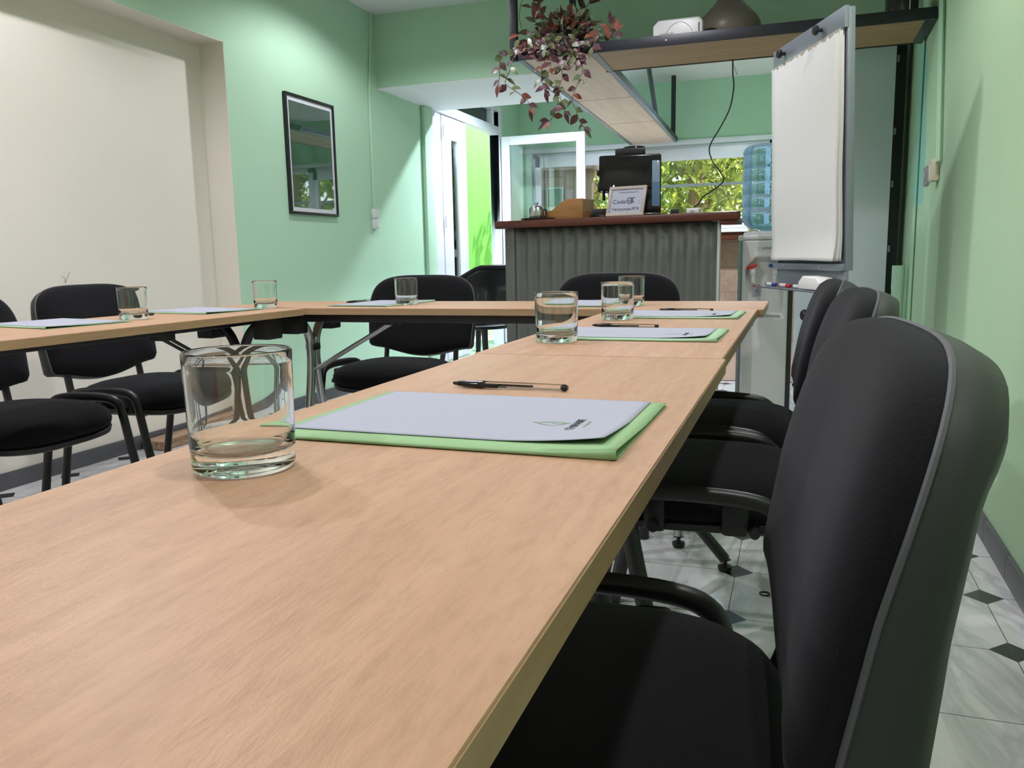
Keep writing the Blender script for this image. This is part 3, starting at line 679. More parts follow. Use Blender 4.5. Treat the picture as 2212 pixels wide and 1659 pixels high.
# wifi sign
sg = thing('table_sign', 'taupe framed paper sign with a wifi code leaning on the bar', 'sign', onbar(.085, .045), BA+.02)
Ml = Matrix.Rotation(-.38, 4, 'X'); sw, sh, ft = .107, .172, .017
b = MB(); b.box(-sw, sw, -.006, .008, 0, ft, .002, M=Ml); b.box(-sw, sw, -.006, .008, sh-ft, sh, .002, M=Ml); b.box(-sw, -sw+ft, -.006, .008, ft, sh-ft, .002, M=Ml); b.box(sw-ft, sw, -.006, .008, ft, sh-ft, .002, M=Ml)
b.build('frame', wood('taupe frame wood', rgb(166, 152, 142), rgb(180, 166, 156), .5, 0, 8, .05), sg)
MB().box(-sw+ft-.001, sw-ft+.001, 0, .005, ft-.001, sh-ft+.001, M=Ml).build('card', M['paper'], sg, smooth=False)
b = MB(); b.prism([(.052, .0), (.056, .0), (.050, .12), (.046, .12)], -.02, .02, M=Matrix(((0, 0, 1, 0), (1, 0, 0, .045), (0, 1, 0, 0), (0, 0, 0, 1)))); b.build('easel_back', M['black_plastic'], sg, smooth=False)
TM = lambda x, z: Ml @ Matrix.Translation((x, -.0012, z)) @ Matrix.Rotation(PI/2, 4, 'X')
text('code_word', 'Code', .034, M['ink'], sg, TM(-.040, .083)); text('colon', ':', .030, M['ink'], sg, TM(.072, .083)); text('code_value', 'Verttunsec974', .0262, M['ink'], sg, TM(0, .040)); text('top_line', 'Connexion internet gratuite', .0095, M['ink'], sg, TM(.005, .138))
b = MB(); k = TM(.028, .088)
def disc(bm_, cx, cz, rx, rz_, z=.0, n=28, M_=k): bm_.add([M_ @ Vector((cx+rx*math.cos(2*PI*i/n), cz+rz_*math.sin(2*PI*i/n), z)) for i in range(n)], [tuple(range(n))])
def ringf(bm_, cx, cz, r0, r1, z, a0=0, a1=2*PI, n=30, M_=k):
    vs = []; fs = []
    for i in range(n+1):
        a = a0+(a1-a0)*i/n; vs += [M_ @ Vector((cx+r0*math.cos(a), cz+r0*math.sin(a), z)), M_ @ Vector((cx+r1*math.cos(a), cz+r1*math.sin(a), z))]
        if i: fs.append((2*i-2, 2*i-1, 2*i+1, 2*i))
    bm_.add(vs, fs)
ringf(b, -.008, 0, .014, .019, .0002); ringf(b, .012, .004, .011, .015, .0002, .9, 5.2); ringf(b, .002, -.002, .005, .0085, .0002); disc(b, -.014, -.002, .0045, .004, .0003)
b.build('wifi_mark', M['ink'], sg, smooth=False)
# wooden organiser with slanted sides
og = thing('wooden_organiser', 'honey brown wooden organiser box with slanted sides on the bar', 'box', (-1.262, 4.72, 1.1005), BA)
sidep = [(-.115, .0), (.115, .0), (.115, .115), (.005, .115), (-.085, .055), (-.115, .045)]
for yy in (-.075, .065):
    MB().prism(sidep, -.005, .005, .0015, M=Matrix.Translation((0, yy, 0)) @ Matrix.Rotation(PI/2, 4, 'X')).build('side', M['honey'], og)
b = MB(); b.box(.106, .115, -.07, .06, 0, .112); b.box(-.115, .106, -.07, .06, 0, .008); b.build('back_board', M['honey'], og, smooth=False)
MB().box(-.115, -.107, -.07, .06, .008, .045).build('front_lip', M['honey'], og, smooth=False)
t = MB().box(-.18, .18, -.006, .006, 0, .062, .002).build('honey_board', M['honey']); t.location = (-1.37, 4.84, 1.1005); t.rotation_euler = (0, 0, BA)
tag(t, 'low honey coloured wooden board standing behind the steel pot', 'board')
cn = thing('steel_pot', 'small steel sugar pot with a knob lid at the left end of the bar', 'pot', (-1.445, 4.635, 1.1125))
MB().lathe([(.001, 0), (.037, 0), (.039, .004), (.039, .052), (.037, .056), (.001, .056)], 28).build('body', M['chrome'], cn)
MB().lathe([(.001, .0565), (.036, .0565), (.03, .063), (.008, .065), (.008, .07), (.012, .074), (.010, .08), (.001, .081)], 24).build('lid', M['chrome'], cn)
MB().tube(bez([(.039, 0, .012), (.048, 0, .016), (.048, 0, .042), (.039, 0, .046)], 5), .005, 8).build('handle', M['black_plastic'], cn)
t = MB().lathe([(.001, 0), (.09, 0), (.10, .006), (.10, .012), (.094, .012), (.09, .005), (.001, .005)], 40).build('round_tray', M['black_plastic']); t.location = (-1.435, 4.635, 1.1005)
t.location.z = 1.1005; tag(t, 'round black tray under the steel pot on the bar', 'tray'); cn.location.z = 1.106; cn.scale = (1.2, 1.2, 1.2)
t = MB().lathe([(.001, 0), (.014, 0), (.019, .012), (.017, .013), (.012, .003), (.001, .003)], 20).build('metal_cup', M['chrome']); t.location = onbar(-.045, .05); tag(t, 'tiny shiny metal cup beside the wifi sign on the bar', 'cup')
t = MB().box(-.022, .022, -.02, .02, 0, .028, .004).build('black_box', M['black_plastic']); t.location = at_y(1458, 462, 4.48); t.location.z = 1.1005; tag(t, 'tiny black box on the bar right of the coffee machine', 'box')
ad = thing('power_adapter', 'white plug adapter on the bar at the end of the black cable', 'adapter', (-.535, 4.53, 1.1005), BA)
MB().box(-.035, .035, -.025, .025, 0, .032, .006).build('body', M['white_plastic'], ad)
MB().box(-.012, .012, -.028, -.025, .008, .022, .001).build('socket', M['grey_plastic'], ad)
cab = [(1583, 128, 4.95), (1583, 160, 4.95), (1585, 190, 4.95), (1576, 235, 4.93), (1556, 275, 4.9), (1538, 305, 4.88), (1532, 325, 4.86), (1540, 350, 4.82), (1556, 372, 4.78), (1563, 390, 4.74), (1545, 408, 4.7), (1520, 424, 4.62), (1509, 440, 4.56)]
pts = [at_y(*c) for c in cab] + [Vector((-.535, 4.53, 1.137))]
t = MB().tube(bez(pts, 5), .0038, 8).build('hanging_cable', M['black_plastic']); tag(t, 'black cable hanging from the shelf down to the bar', 'cable')

# ---------------------------------------------------------------- hanging shelf
sh = thing('hanging_shelf', 'long L shaped hanging shelf of wood boards in black steel angle above the bar', 'shelf', (0, 0, 0))
Z0 = 2.0; xr = .598
MB().box(-1.145, xr-.05, 4.675, 5.155, Z0+.004, Z0+.022).build('board', M['board'], sh, smooth=False)
b = MB(); b.box(-1.55, xr, 4.655, 4.672, Z0, Z0+.056, .002); b.box(-1.15, xr, 5.158, 5.175, Z0, Z0+.056, .002); b.build('long_rail', M['steel'], sh)
b = MB(); b.box(xr-.05, xr, 4.672, 5.158, Z0, Z0+.056, .002); b.build('end_rail', M['steel'], sh)
def rx(y, l): return (-1.552-.030*(y-4.67)) if l else (-1.092-.024*(y-4.67))
def panel(ya, yb): 
    e = .03
    MB().prism([(rx(ya, 1)+e, ya), (rx(ya, 0)-e, ya), (rx(yb, 0)-e, yb), (rx(yb, 1)+e, yb)], Z0+.005, Z0+.022).build('plywood_panel', M['ply'], sh, smooth=False)
panel(4.675, 6.043); panel(6.057, 7.19); panel(7.206, YB-.02)
MB().prism([(rx(4.675, 1)+.03, 4.675), (rx(4.675, 0)-.03, 4.675), (rx(YB-.02, 0)-.03, YB-.02), (rx(YB-.02, 1)+.03, YB-.02)], Z0+.0222, Z0+.024).build('backing_sheet', M['steel'], sh, smooth=False)
for l in (1, 0):
    s = 1 if l else -1
    MB().prism([(rx(4.672, l), 4.672), (rx(4.672, l)+s*.031, 4.672), (rx(YB-.01, l)+s*.031, YB-.01), (rx(YB-.01, l), YB-.01)], Z0, Z0+.005).build('return_rail', M['steel_grey'], sh, smooth=False)
    MB().prism([(rx(4.672, l), 4.672), (rx(4.672, l)+s*.006, 4.672), (rx(YB-.01, l)+s*.006, YB-.01), (rx(YB-.01, l), YB-.01)], Z0+.005, Z0+.05).build('return_flange', M['steel'], sh, smooth=False)
b = MB(); b.box(-1.598, -1.556, 4.655, 4.69, Z0, H-.001, .002); b.build('hanger_post', M['steel'], sh)
b = MB(); b.box(-1.375, -1.34, 5.14, 5.175, Z0+.022, H-.001, .002); b.build('hanger_post', M['steel'], sh)
MB().tube([(-1.335, 5.15, 2.5), (-1.155, 5.15, Z0+.05)], .016, 4).build('diagonal_brace', M['steel'], sh)
MB().tube([(rx(8.3, 0)-.01, 8.3, Z0+.04), (rx(8.3, 0)-.01, 8.3, H-.001)], .022, 4).build('hanger_post', M['steel'], sh)
MB().tube([(rx(6.6, 0)-.01, 6.6, 2.38), (rx(7.1, 0)-.01, 7.1, Z0+.04)], .018, 4).build('diagonal_brace', M['steel'], sh)
b = MB(); b.lathe([(.0005, 0), (.006, 0), (.005, .004), (.0005, .005)], 10, M=Matrix.Translation((-.71, 4.655, Z0+.026)) @ Matrix.Rotation(PI/2, 4, 'X')); b.build('screw', M['alu'], sh)
# router, pendant, box on the shelf
rt_ = thing('router', 'white rounded router box standing on the hanging shelf', 'router', (-.665, 4.80, Z0+.0245), -.02)
MB().prism([(-.135, 0), (.135, 0), (.135, .115), (.115, .138), (-.105, .138), (-.135, .11)], -.035, .035, .012, 3, M=Matrix.Rotation(PI/2, 4, 'X')).build('body', M['white_plastic'], rt_)
b = MB(); b.tube([Vector((.01+.085*math.cos(a), -.036, .0+.118*math.sin(a))) for a in [i*PI/24 for i in range(25)]], .0016, 6); b.build('groove', M['grey_plastic'], rt_)
MB().box(.112, .119, -.037, -.034, .06, .105).build('slot', M['black_plastic'], rt_, smooth=False)
text('label_text', 'SAGEMCOM', .014, M['ink'], rt_, Matrix.Translation((-.06, -.0356, .062)) @ Matrix.Rotation(PI/2, 4, 'X'))
MB().tube(bez([(.13, .01, .05), (.16, .01, .075), (.2, .02, .07), (.26, .05, .03)], 5), .006, 8).build('plug_cable', M['black_plastic'], rt_)
pl = thing('pendant_lamp', 'bell shaped taupe pendant lamp hanging just above the shelf', 'lamp', (-.415, 5.03, 0))
P_ = [(.165, 2.075), (.176, 2.10), (.178, 2.135), (.172, 2.17), (.155, 2.2), (.125, 2.232), (.095, 2.262), (.07, 2.292), (.054, 2.32), (.045, 2.36), (.042, 2.39), (.001, 2.395), ]
MB().lathe([(.001, 2.385)]+[(r-.005 if r > .02 else r, z-.002) for r, z in P_[:-1][::-1]]+P_, 48).build('shade', plain('taupe lacquer', rgb(118, 108, 98), .38), pl)
MB().lathe([(.001, 2.38), (.004, 2.38), (.004, H-.002), (.001, H-.002)], 8).build('cord', M['black_plastic'], pl)
MB().lathe([(.001, 2.12), (.02, 2.13), (.03, 2.16), (.02, 2.2), (.015, 2.25), (.001, 2.25)], 16).build('bulb', plain('frosted bulb', rgb(230, 228, 220), .3), pl)
MB().lathe([(.001, H-.03), (.045, H-.03), (.05, H-.001), (.001, H-.001)], 24).build('ceiling_rose', M['black_plastic'], pl)
sp = thing('loudspeaker', 'black box loudspeaker at the right end of the hanging shelf', 'loudspeaker', (.455, 4.86, Z0+.0245))
MB().box(-.07, .07, -.09, .09, 0, .26, .006).build('body', M['black_plastic'], sp)
MB().box(-.062, .062, -.094, -.09, .01, .25, .002).build('grille', M['black_gloss'], sp)
MB().tube([(.03, -.094, .02), (.03, -.094, .24)], .003, 6).build('trim_strip', M['white_plastic'], sp)

# ---------------------------------------------------------------- trailing plant on the shelf corner
M['lf_p'] = plain('purple brown leaf', rgb(84, 46, 54), .45, var=.25, vs=40); M['lf_g'] = plain('green leaf', rgb(92, 98, 62), .45, var=.3, vs=40); M['lf_r'] = plain('red brown leaf', rgb(140, 74, 58), .5, var=.3, vs=40); M['lf_s'] = plain('silver striped leaf', rgb(150, 156, 138), .4, var=.3, vs=60); M['stem'] = plain('purple green stem', rgb(104, 96, 72), .5)
pn = thing('trailing_plant', 'purple leaved trailing plant in a pot on the left corner of the hanging shelf', 'plant', (-1.30, 4.86, Z0+.0245))
MB().lathe([(.001, 0), (.062, 0), (.08, .10), (.084, .10), (.084, .112), (.076, .112), (.072, .098), (.001, .096)], 28).build('pot', M['dark_grey'], pn)
O = Vector(pn.location); stems = MB(); leaves = MB()
def leaf(p, d, up, L, wd, mi):
    d = d.normalized(); s = d.cross(up)
    if s.length < .1: s = d.cross(Vector((1, 0, 0)))
    s.normalize(); n = s.cross(d); leaves.m = mi; vs = []; fs = []
    for i, (t_, ww, dr) in enumerate(((0, .06, 0), (.2, .72, .02), (.42, 1, .03), (.68, .72, -.01), (.88, .3, -.07), (1, .02, -.13))):
        c = p+d*L*t_+n*dr*L
        vs += [c-s*wd*ww+n*.16*wd*ww, c, c+s*wd*ww+n*.16*wd*ww]
        if i: k_ = 3*i; fs += [(k_-3, k_-2, k_+1, k_), (k_-2, k_-1, k_+2, k_+1)]
    if mi == 3:
        leaves.m = 3; leaves.add(vs, fs)
    else: leaves.add(vs, fs)
def strand(px, every=.030, cols=(0, 0, 1, 2), L=(.048, .074), r=.0022):
    P = bez([at_y(*q)-O for q in px], 7); stems.tube(P, r, 6); acc = 0; side = 1
    for i in range(1, len(P)):
        acc += (P[i]-P[i-1]).length
        if acc > every:
            acc = 0; side = -side; t_ = (P[i]-P[i-1]).normalized()
            o = Vector((side*random.uniform(.5, 1), random.uniform(-.7, .7), random.uniform(-.2, .5)))
            leaf(P[i], o+t_*random.uniform(.3, .9), Vector((random.uniform(-.5, .5), -1+random.uniform(-.3, .5), random.uniform(-.2, .7))), random.uniform(*L), random.uniform(.0145, .021), random.choice(cols))
    t_ = (P[-1]-P[-2]); leaf(P[-1], t_+Vector((random.uniform(-.3, .3)*t_.length, 0, 0)), Vector((0, -1, .4)), L[1], .013, random.choice(cols)); leaf(P[-1], t_+Vector((.9*t_.length, -.4*t_.length, 0)), Vector((0, -1, .4)), L[0], .012, random.choice(cols))
S = [
 [(1190, 85, 4.78), (1140, 100, 4.6), (1110, 125, 4.58), (1100, 155, 4.58), (1092, 180, 4.58), (1115, 198, 4.58), (1138, 215, 4.58), (1145, 235, 4.58)],
 [(1180, 95, 4.74), (1125, 112, 4.6), (1090, 118, 4.57), (1080, 135, 4.57), (1079, 165, 4.57), (1076, 182, 4.57)],
 [(1200, 100, 4.72), (1180, 125, 4.6), (1170, 155, 4.59), (1175, 185, 4.59), (1205, 208, 4.59), (1200, 235, 4.59), (1192, 255, 4.59), (1183, 264, 4.59)],
 [(1215, 100, 4.72), (1205, 130, 4.6), (1215, 160, 4.59), (1207, 195, 4.59), (1215, 225, 4.59), (1220, 240, 4.59)],
 [(1235, 90, 4.72), (1250, 120, 4.61), (1258, 150, 4.6), (1248, 180, 4.6), (1236, 215, 4.6), (1245, 240, 4.6), (1252, 262, 4.6), (1262, 275, 4.6)],
 [(1240, 80, 4.74), (1245, 120, 4.61), (1235, 145, 4.6), (1210, 150, 4.6)],
 [(1225, 80, 4.75), (1190, 110, 4.6), (1190, 140, 4.59), (1180, 170, 4.59), (1178, 195, 4.59)],
 [(1230, 60, 4.84), (1270, 70, 4.7), (1285, 85, 4.6), (1282, 100, 4.58)],
 [(1260, 75, 4.85), (1300, 84, 4.75), (1325, 80, 4.72), (1332, 66, 4.72)], [(1290, 84, 4.76), (1318, 72, 4.74), (1318, 52, 4.74)],
 [(1240, 50, 4.86), (1262, 20, 4.8), (1272, 8, 4.8)], [(1190, 45, 4.85), (1165, 28, 4.8), (1160, 10, 4.8), (1172, -5, 4.8)], [(1180, 50, 4.85), (1150, 20, 4.78), (1152, 2, 4.78)],
 [(1190, 70, 4.8), (1140, 70, 4.7), (1122, 75, 4.66)], [(1200, 70, 4.8), (1150, 88, 4.66), (1128, 100, 4.62)], [(1195, 60, 4.8), (1160, 50, 4.72), (1155, 38, 4.7)],
]
for s_ in S: strand(s_)
stems.tube(bez([at_y(1128, 65, 4.7)-O, at_y(1122, 40, 4.68)-O, at_y(1124, 15, 4.68)-O, at_y(1132, -10, 4.68)-O], 5), .0018, 6)
for i in range(260):                                     # the dense crown over the pot
    a = random.uniform(0, 2*PI); e = random.uniform(-.25, 1.3); R_ = random.uniform(.55, 1.05)
    d = Vector((math.cos(a)*math.cos(e), math.sin(a)*math.cos(e), math.sin(e))); p = Vector((.0, -.02, .085))+Vector((d.x*.165*R_, d.y*.11*R_, d.z*.165*R_))
    o = (d+Vector((random.uniform(-.8, .8), random.uniform(-.8, .8), random.uniform(-.9, .6))))
    top = p.z > .14
    leaf(p, o, Vector((random.uniform(-.6, .6), -1+random.uniform(-.3, .6), random.uniform(-.2, .8))), random.uniform(.045, .075), random.uniform(.012, .018), random.choice((2, 2, 0, 1, 3) if top else (0, 0, 1, 1, 3, 3)))
for i in range(60):
    u = random.random(); p = at_y(1120+150*u, 125-random.uniform(-6, 45), 4.64+random.uniform(-.05, .03))-O
    leaf(p, Vector((random.uniform(-1, 1), random.uniform(-1, .1), random.uniform(-1, .5))), Vector((random.uniform(-.3, .3), -1, .3)), random.uniform(.045, .07), random.uniform(.012, .018), random.choice((0, 0, 0, 1, 3)))
stems.build('stems', M['stem'], pn); leaves.build('foliage', [M['lf_p'], M['lf_g'], M['lf_r'], M['lf_s']], pn, angle=80)
# ---------------------------------------------------------------- water cooler with bottle
wc = thing('water_cooler', 'white floor standing water cooler with red and blue taps', 'water cooler', (-.165, 4.70, 0), .0)
MB().prism([(-.147, -.02), (-.147, .15), (.142, .15), (.142, -.085), (-.115, -.085), (-.12, -.08)], .0, .955, .006).build('side_body', M['dark_grey'], wc)
b = MB(); nx = 24
def fr(u, v):
    x = -.118+.236*u; z = .02+.935*v; bul = .022*(1-(abs(x)/.118)**2.4)
    rec = 0
    q = max(abs(x+.0)/.098, 0); zz = (z-.62)/.235
    if abs(x) < .1 and (.55 < z < .87): rec = .045*min(1, (1-max(abs(x)/.1, 0))*9, (z-.55)/.02, (.87-z-max(0, abs(x)-.05)*1.2)/.02 if .87-z-max(0, abs(x)-.05)*1.2 > 0 else 0)
    return Vector((x, -.135-bul+rec, z))
b.grid(fr, 60, 120); b.build('front_panel', M['white_plastic'], wc, angle=70, solid=.002)
MB().prism([(-.147, -.05), (-.12, -.14), (-.06, -.158), (.06, -.158), (.12, -.14), (.142, -.08), (.142, .15), (-.147, .15)], .956, .985, .010, 3).build('top_cap', M['white_plastic'], wc)
MB().lathe([(.125, .984), (.12, 1.0), (.09, 1.008), (.05, 1.003), (.001, 1.0)], 32).build('bottle_seat', M['white_plastic'], wc)
for x, c, ln in ((-.062, 'red', -.03), (.05, 'blue', .035)):
    tp = MB(); tp.box(x-.014, x+.014, -.165, -.10, .775, .81, .005); tp.lathe([(.001, .735), (.011, .735), (.013, .775), (.001, .775)], 14, (x, -.15, 0)); tp = tp.build('tap', M['white_plastic'], wc)
    MB().box(x-.032, x+.022, -.175, -.135, .813, .831, .005, M=Matrix.Translation((x, 0, .82)) @ Matrix.Rotation(-.35 if c == 'red' else .15, 4, 'Y') @ Matrix.Translation((-x, 0, -.82))).build('lever', plain(c+' plastic', rgb(190, 36, 34) if c == 'red' else rgb(34, 70, 140), .35), tp)['label'] = c+' tap lever'
sk = MB().box(-.06, -.022, -.1185, -.1177, .665, .722).build('sticker', M['paper'], wc, smooth=False)
b = MB(); b.box(-.06, -.022, -.1192, -.1185, .714, .722); b.prism([(-.047, .687), (-.035, .687), (-.041, .702)], .1185, .1192, M=Matrix.Rotation(PI/2, 4, 'X')); b.build('warning_mark', plain('warning red', rgb(200, 60, 56), .5), sk, smooth=False)
text('brand_text', 'UVASO', .017, M['ink'], wc, Matrix.Translation((.01, -.1592, .915)) @ Matrix.Rotation(PI/2, 4, 'X'))
b = MB(); b.lathe([(.030, 0), (.033, .002), (.030, .004)], 28, M=Matrix.Translation((-.01, -.155, .33)) @ Matrix.Scale(.55, 4, (0, 0, 1)) @ Matrix.Rotation(PI/2, 4, 'X')); b.build('emblem_ring', M['white_plastic'], wc)
MB().box(-.08, .08, -.15, -.10, .55, .565, .003).build('drip_tray', M['grey_plastic'], wc)
b = MB(); pr = [(.001, 1.008), (.03, 1.008), (.05, 1.014), (.09, 1.02), (.118, 1.04), (.131, 1.065)]
z = 1.07
for k in range(5): pr += [(.134, z), (.134, z+.05), (.129, z+.056), (.129, z+.062)]; z += .068
pr += [(.134, z), (.133, z+.012), (.125, z+.03), (.105, z+.044), (.06, z+.05), (.001, z+.05)]
bo = MB().lathe(pr, 48).build('water_bottle', plain('blue tinted water bottle', rgb(176, 218, 244), .08, **{'Transmission Weight': .72, 'IOR': 1.15}), angle=50); bo.location = (-.165, 4.70, 0); tag(bo, 'large blue water bottle turned upside down on the cooler', 'bottle')
# ---------------------------------------------------------------- flip chart
fa = math.radians(-67.76); FC = Vector((.034, 3.93, 0))
fc = thing('flip_chart', 'grey flip chart easel with a blank paper pad, right of the bar', 'flip chart', FC, fa)
T_ = Matrix.Translation((0, 0, .815)) @ Matrix.Rotation(.035, 4, 'X')      # board frame, lower edge at local z=0
bw = .395; bl = -.328; b = MB(); b.box(bl, bw, 0, .018, 0, 1.0, .003, M=T_); b.build('board', M['alu'], fc)
b = MB(); b.box(bl-.004, bl+.014, -.006, .024, 0, 1.0, .002, M=T_); b.box(bw-.014, bw+.004, -.006, .024, 0, 1.0, .002, M=T_); b.build('side_profile', M['alu'], fc)
b = MB(); b.prism([(bl-.006, .925), (bw+.006, .925), (bw+.006, 1.004), (bl-.006, 1.004)], .0, .020, .004, M=T_ @ Matrix.Rotation(PI/2, 4, 'X')); b.build('clamp_bar', M['alu'], fc)
for x in (-.19, .20): MB().lathe([(.001, 0), (.008, 0), (.008, .018), (.018, .02), (.02, .03), (.016, .036), (.001, .036)], 14, M=T_ @ Matrix.Translation((x, -.02, .965)) @ Matrix.Rotation(PI/2, 4, 'X')).build('clamp_knob', M['steel'], fc)
b = MB(); b.box(bl, bw, -.03, .0, -.0, .028, .003, M=T_); b.box(bl, bw, -.008, .008, -.075, -.001, .002, M=T_); b.build('lower_profile', M['alu'], fc)
b = MB()
for x in (-.2, .2): b.lathe([(.001, 0), (.006, 0), (.004, .003), (.001, .0035)], 10, M=T_ @ Matrix.Translation((x, -.03, .014)) @ Matrix.Rotation(PI/2, 4, 'X'))
b.build('screw', M['chrome'], fc)
pad = MB(); ph = .885
def pg(off, cur, w0=.37):
    def fn(u, v):
        x = -.336+.716*u; z = .925-ph*v; s_ = v
        y = -.006-off-.003*s_*math.sin(s_*11+u*1.5)-.004*s_-cur*max(0, s_-.88)**1.5*.5-.012*u*s_*off*50
        return T_ @ Vector((x, y, z+.012*max(0, s_-.93)*8*(.5-abs(u-.5))))
    return fn
pad.grid(pg(.020, .5), 14, 60); pad.grid(pg(.010, .25), 14, 60); pad.grid(pg(.004, .1), 14, 60)
pd = pad.build('paper_pad', M['flip_paper'], fc, angle=70, solid=.0012)
# torn stubs under the clamp
b = MB()
for i in range(70):
    x = -.32+.69*i/69; hgt = random.choice((.004, .006, .012, .003, .018, .009)); wv = .011
    b.add([T_ @ Vector((x, -.0275, .926)), T_ @ Vector((x+wv, -.0275, .926)), T_ @ Vector((x+wv*.8, -.029, .926-hgt)), T_ @ Vector((x+wv*.3, -.029, .926-hgt*.7))], [(0, 1, 2, 3)])
b.build('torn_stubs', plain('torn paper stubs', rgb(176, 166, 150), .8), fc, smooth=False)
TZ = -.082
b = MB(); b.box(bl-.03, bw, -.105, -.006, TZ-.004, TZ, .001, M=T_); b.box(bl-.03, bw, -.105, -.101, TZ-.004, TZ+.004, .001, M=T_); b.build('pen_tray', M['alu'], fc)
b = MB(); b.tube([(.06, .035, 1.2), (.06, .035, .09)], .018, 14); b.build('column', M['alu'], fc)
b = MB(); b.box(-.0, .12, .0, .035, 1.05, 1.2, .004, M=None); b.build('bracket', M['steel_grey'], fc)
MB().lathe([(.001, 0), (.009, 0), (.009, .03), (.024, .032), (.026, .05), (.02, .056), (.001, .056)], 8, M=Matrix.Translation((.06, .017, .615)) @ Matrix.Rotation(PI/2, 4, 'X')).build('height_knob', M['black_plastic'], fc)
b = MB(); b.tube([(-.02, .05, .38), (-.02, .05, .62)], .006, 8)
for k in range(5):
    a = 2*PI*k/5+.3; e = Vector((.06+.30*math.cos(a), .035+.30*math.sin(a), .065))
    lg = MB().tube([(.06, .035, .095), tuple(e)], .014, 10, rb=.018).build('base_leg', M['alu'], fc)
    MB().lathe([(.004, -.012), (.026, -.012), (.028, 0), (.026, .012), (.004, .012)], 18, M=Matrix.Translation((e.x, e.y, .0285)) @ Matrix.Rotation(a, 4, 'Z') @ Matrix.Rotation(PI/2, 4, 'X')).build('caster', M['black_plastic'], lg)
def onfc(x, y, z): return FC + Matrix.Rotation(fa, 3, 'Z') @ (T_ @ Vector((x, y, z)))
def marker(lb, x, c, nm):
    t = thing('marker_pen', lb, 'marker', onfc(x, -.05, TZ+.0), fa, 'marker pens on the flip chart tray')
    r = .0088; mc = plain(nm, c, .35)
    MB().tube([(-.042, 0, r+.0005), (.03, 0, r+.0005)], r, 14).build('barrel', M['white_plastic'], t)
    MB().tube([(.03, 0, r+.0005), (.062, 0, r+.0005), (.066, 0, r+.0005)], [r+.0004, r, .005], 14).build('cap', mc, t)
    MB().tube([(-.058, 0, r+.0005), (-.056, 0, r+.0005), (-.042, 0, r+.0005)], [.005, r, r], 14).build('end_cap', mc, t)
marker('blue and white marker at the left end of the flip chart tray', -.30, rgb(44, 56, 130), 'marker blue')
marker('red and white marker in the middle of the flip chart tray', -.13, rgb(190, 40, 46), 'marker red')
marker('black and white marker beside the eraser on the flip chart tray', .03, rgb(24, 24, 26), 'marker black')
er = thing('board_eraser', 'off white foam eraser on the flip chart tray', 'eraser', onfc(.235, -.058, TZ+.004), fa)
MB().prism([(-.10, 0), (.10, 0), (.105, .03), (.08, .052), (-.06, .056), (-.10, .03)], -.036, .036, .006, 3, M=Matrix.Rotation(PI/2, 4, 'X') @ Matrix.Translation((0, .0005, 0))).build('body', M['flip_paper'], er)
MB().box(-.095, .095, .0362, .040, .006, .04, .001).build('felt_strip', plain('dark blue felt', rgb(40, 44, 84), .9), er)
# ---------------------------------------------------------------- tall cupboard behind
cp = thing('tall_cupboard', 'tall glossy pale grey cupboard behind the flip chart', 'cupboard', (.255, 5.75, 0))
MB().box(-.27, .335, .03, .5, 0, 2.24, .003).build('carcass', plain('gap shade black', rgb(16, 18, 18), .5), cp)  # wider than the door and blackened to paint the shaded gap by the wall
MB().box(-.272, .272, 0, .028, .02, 2.22, .003).build('door', plain('glossy pale grey lacquer', rgb(222, 228, 232), .32), cp)
for z in (.35, .9, 1.3, 1.62, 2.05): MB().lathe([(.001, -.02), (.008, -.02), (.008, .02), (.001, .02)], 10, (.283, .014, z)).build('hinge', M['alu'], cp)
MB().box(-.25, -.235, -.03, -.0, .95, 1.12, .004).build('handle', M['alu'], cp)
# ---------------------------------------------------------------- picture on the left wall
pc = thing('framed_picture', 'black framed picture with a white mount on the green left wall', 'picture', (XG, 4.527, 1.522), 0)
hw, hh, t_ = .267, .349, .016
b = MB(); b.box(0, .022, -hw, hw, hh-t_, hh, .002); b.box(0, .022, -hw, hw, -hh, -hh+t_, .002); b.box(0, .022, -hw, -hw+t_, -hh+t_, hh-t_, .002); b.box(0, .022, hw-t_, hw, -hh+t_, hh-t_, .002); b.build('frame', M['black_plastic'], pc)
MB().box(.002, .012, -hw+t_, hw-t_, -hh+t_, hh-t_).build('mount', plain('white mount board', rgb(214, 212, 222), .3), pc, smooth=False)
pm = NM('dark green print behind glass'); pm.col(pm.ramp(pm.noise(7, 4), [(.35, rgb(34, 62, 46)), (.65, rgb(48, 78, 58))])); pm.set(Roughness=.02, IOR=2.1)
MB().box(.0121, .0135, -hw+t_+.024, hw-t_-.024, -hh+t_+.026, hh-t_-.026).build('print', pm.mat, pc, smooth=False)
# ---------------------------------------------------------------- switches, conduits, socket
b = MB(); b.tube([(XG+.007, 5.295, 1.25), (XG+.007, 5.30, 2.05), (XG+.007, 5.37, H-.001)], .009, 8); t = b.build('conduit', M['green']); tag(t, 'green painted conduit running up the left wall to the ceiling', 'conduit')
sw_ = thing('light_switch', 'double white light switch under the conduit on the left wall', 'switch', (XG, 5.297, 1.18))
for z in (-.036, .034):
    s_ = MB().box(0, .03, -.034, .034, z-.034, z+.034, .006).build('switch_box', M['white_plastic'], sw_); MB().box(.03, .035, -.02, .02, z-.024, z+.024, .003).build('rocker', M['white_plastic'], s_)
def strip_right(px, w_, nm, lb, matn, cat, zt=None):
    a, c = at_right(*px[0], .014 if w_ > .01 else .004), at_right(*px[1], .014 if w_ > .01 else .004)
    t = MB().tube([a, c], w_, 4, rb=.014 if w_ > .01 else .004, up=(0, 1, 0)).build(nm, matn); return tag(t, lb, cat)
strip_right(((2036, -4), (2028, 350)), .019, 'trunking', 'green painted trunking running down the right wall to the socket', M['green'], 'trunking')
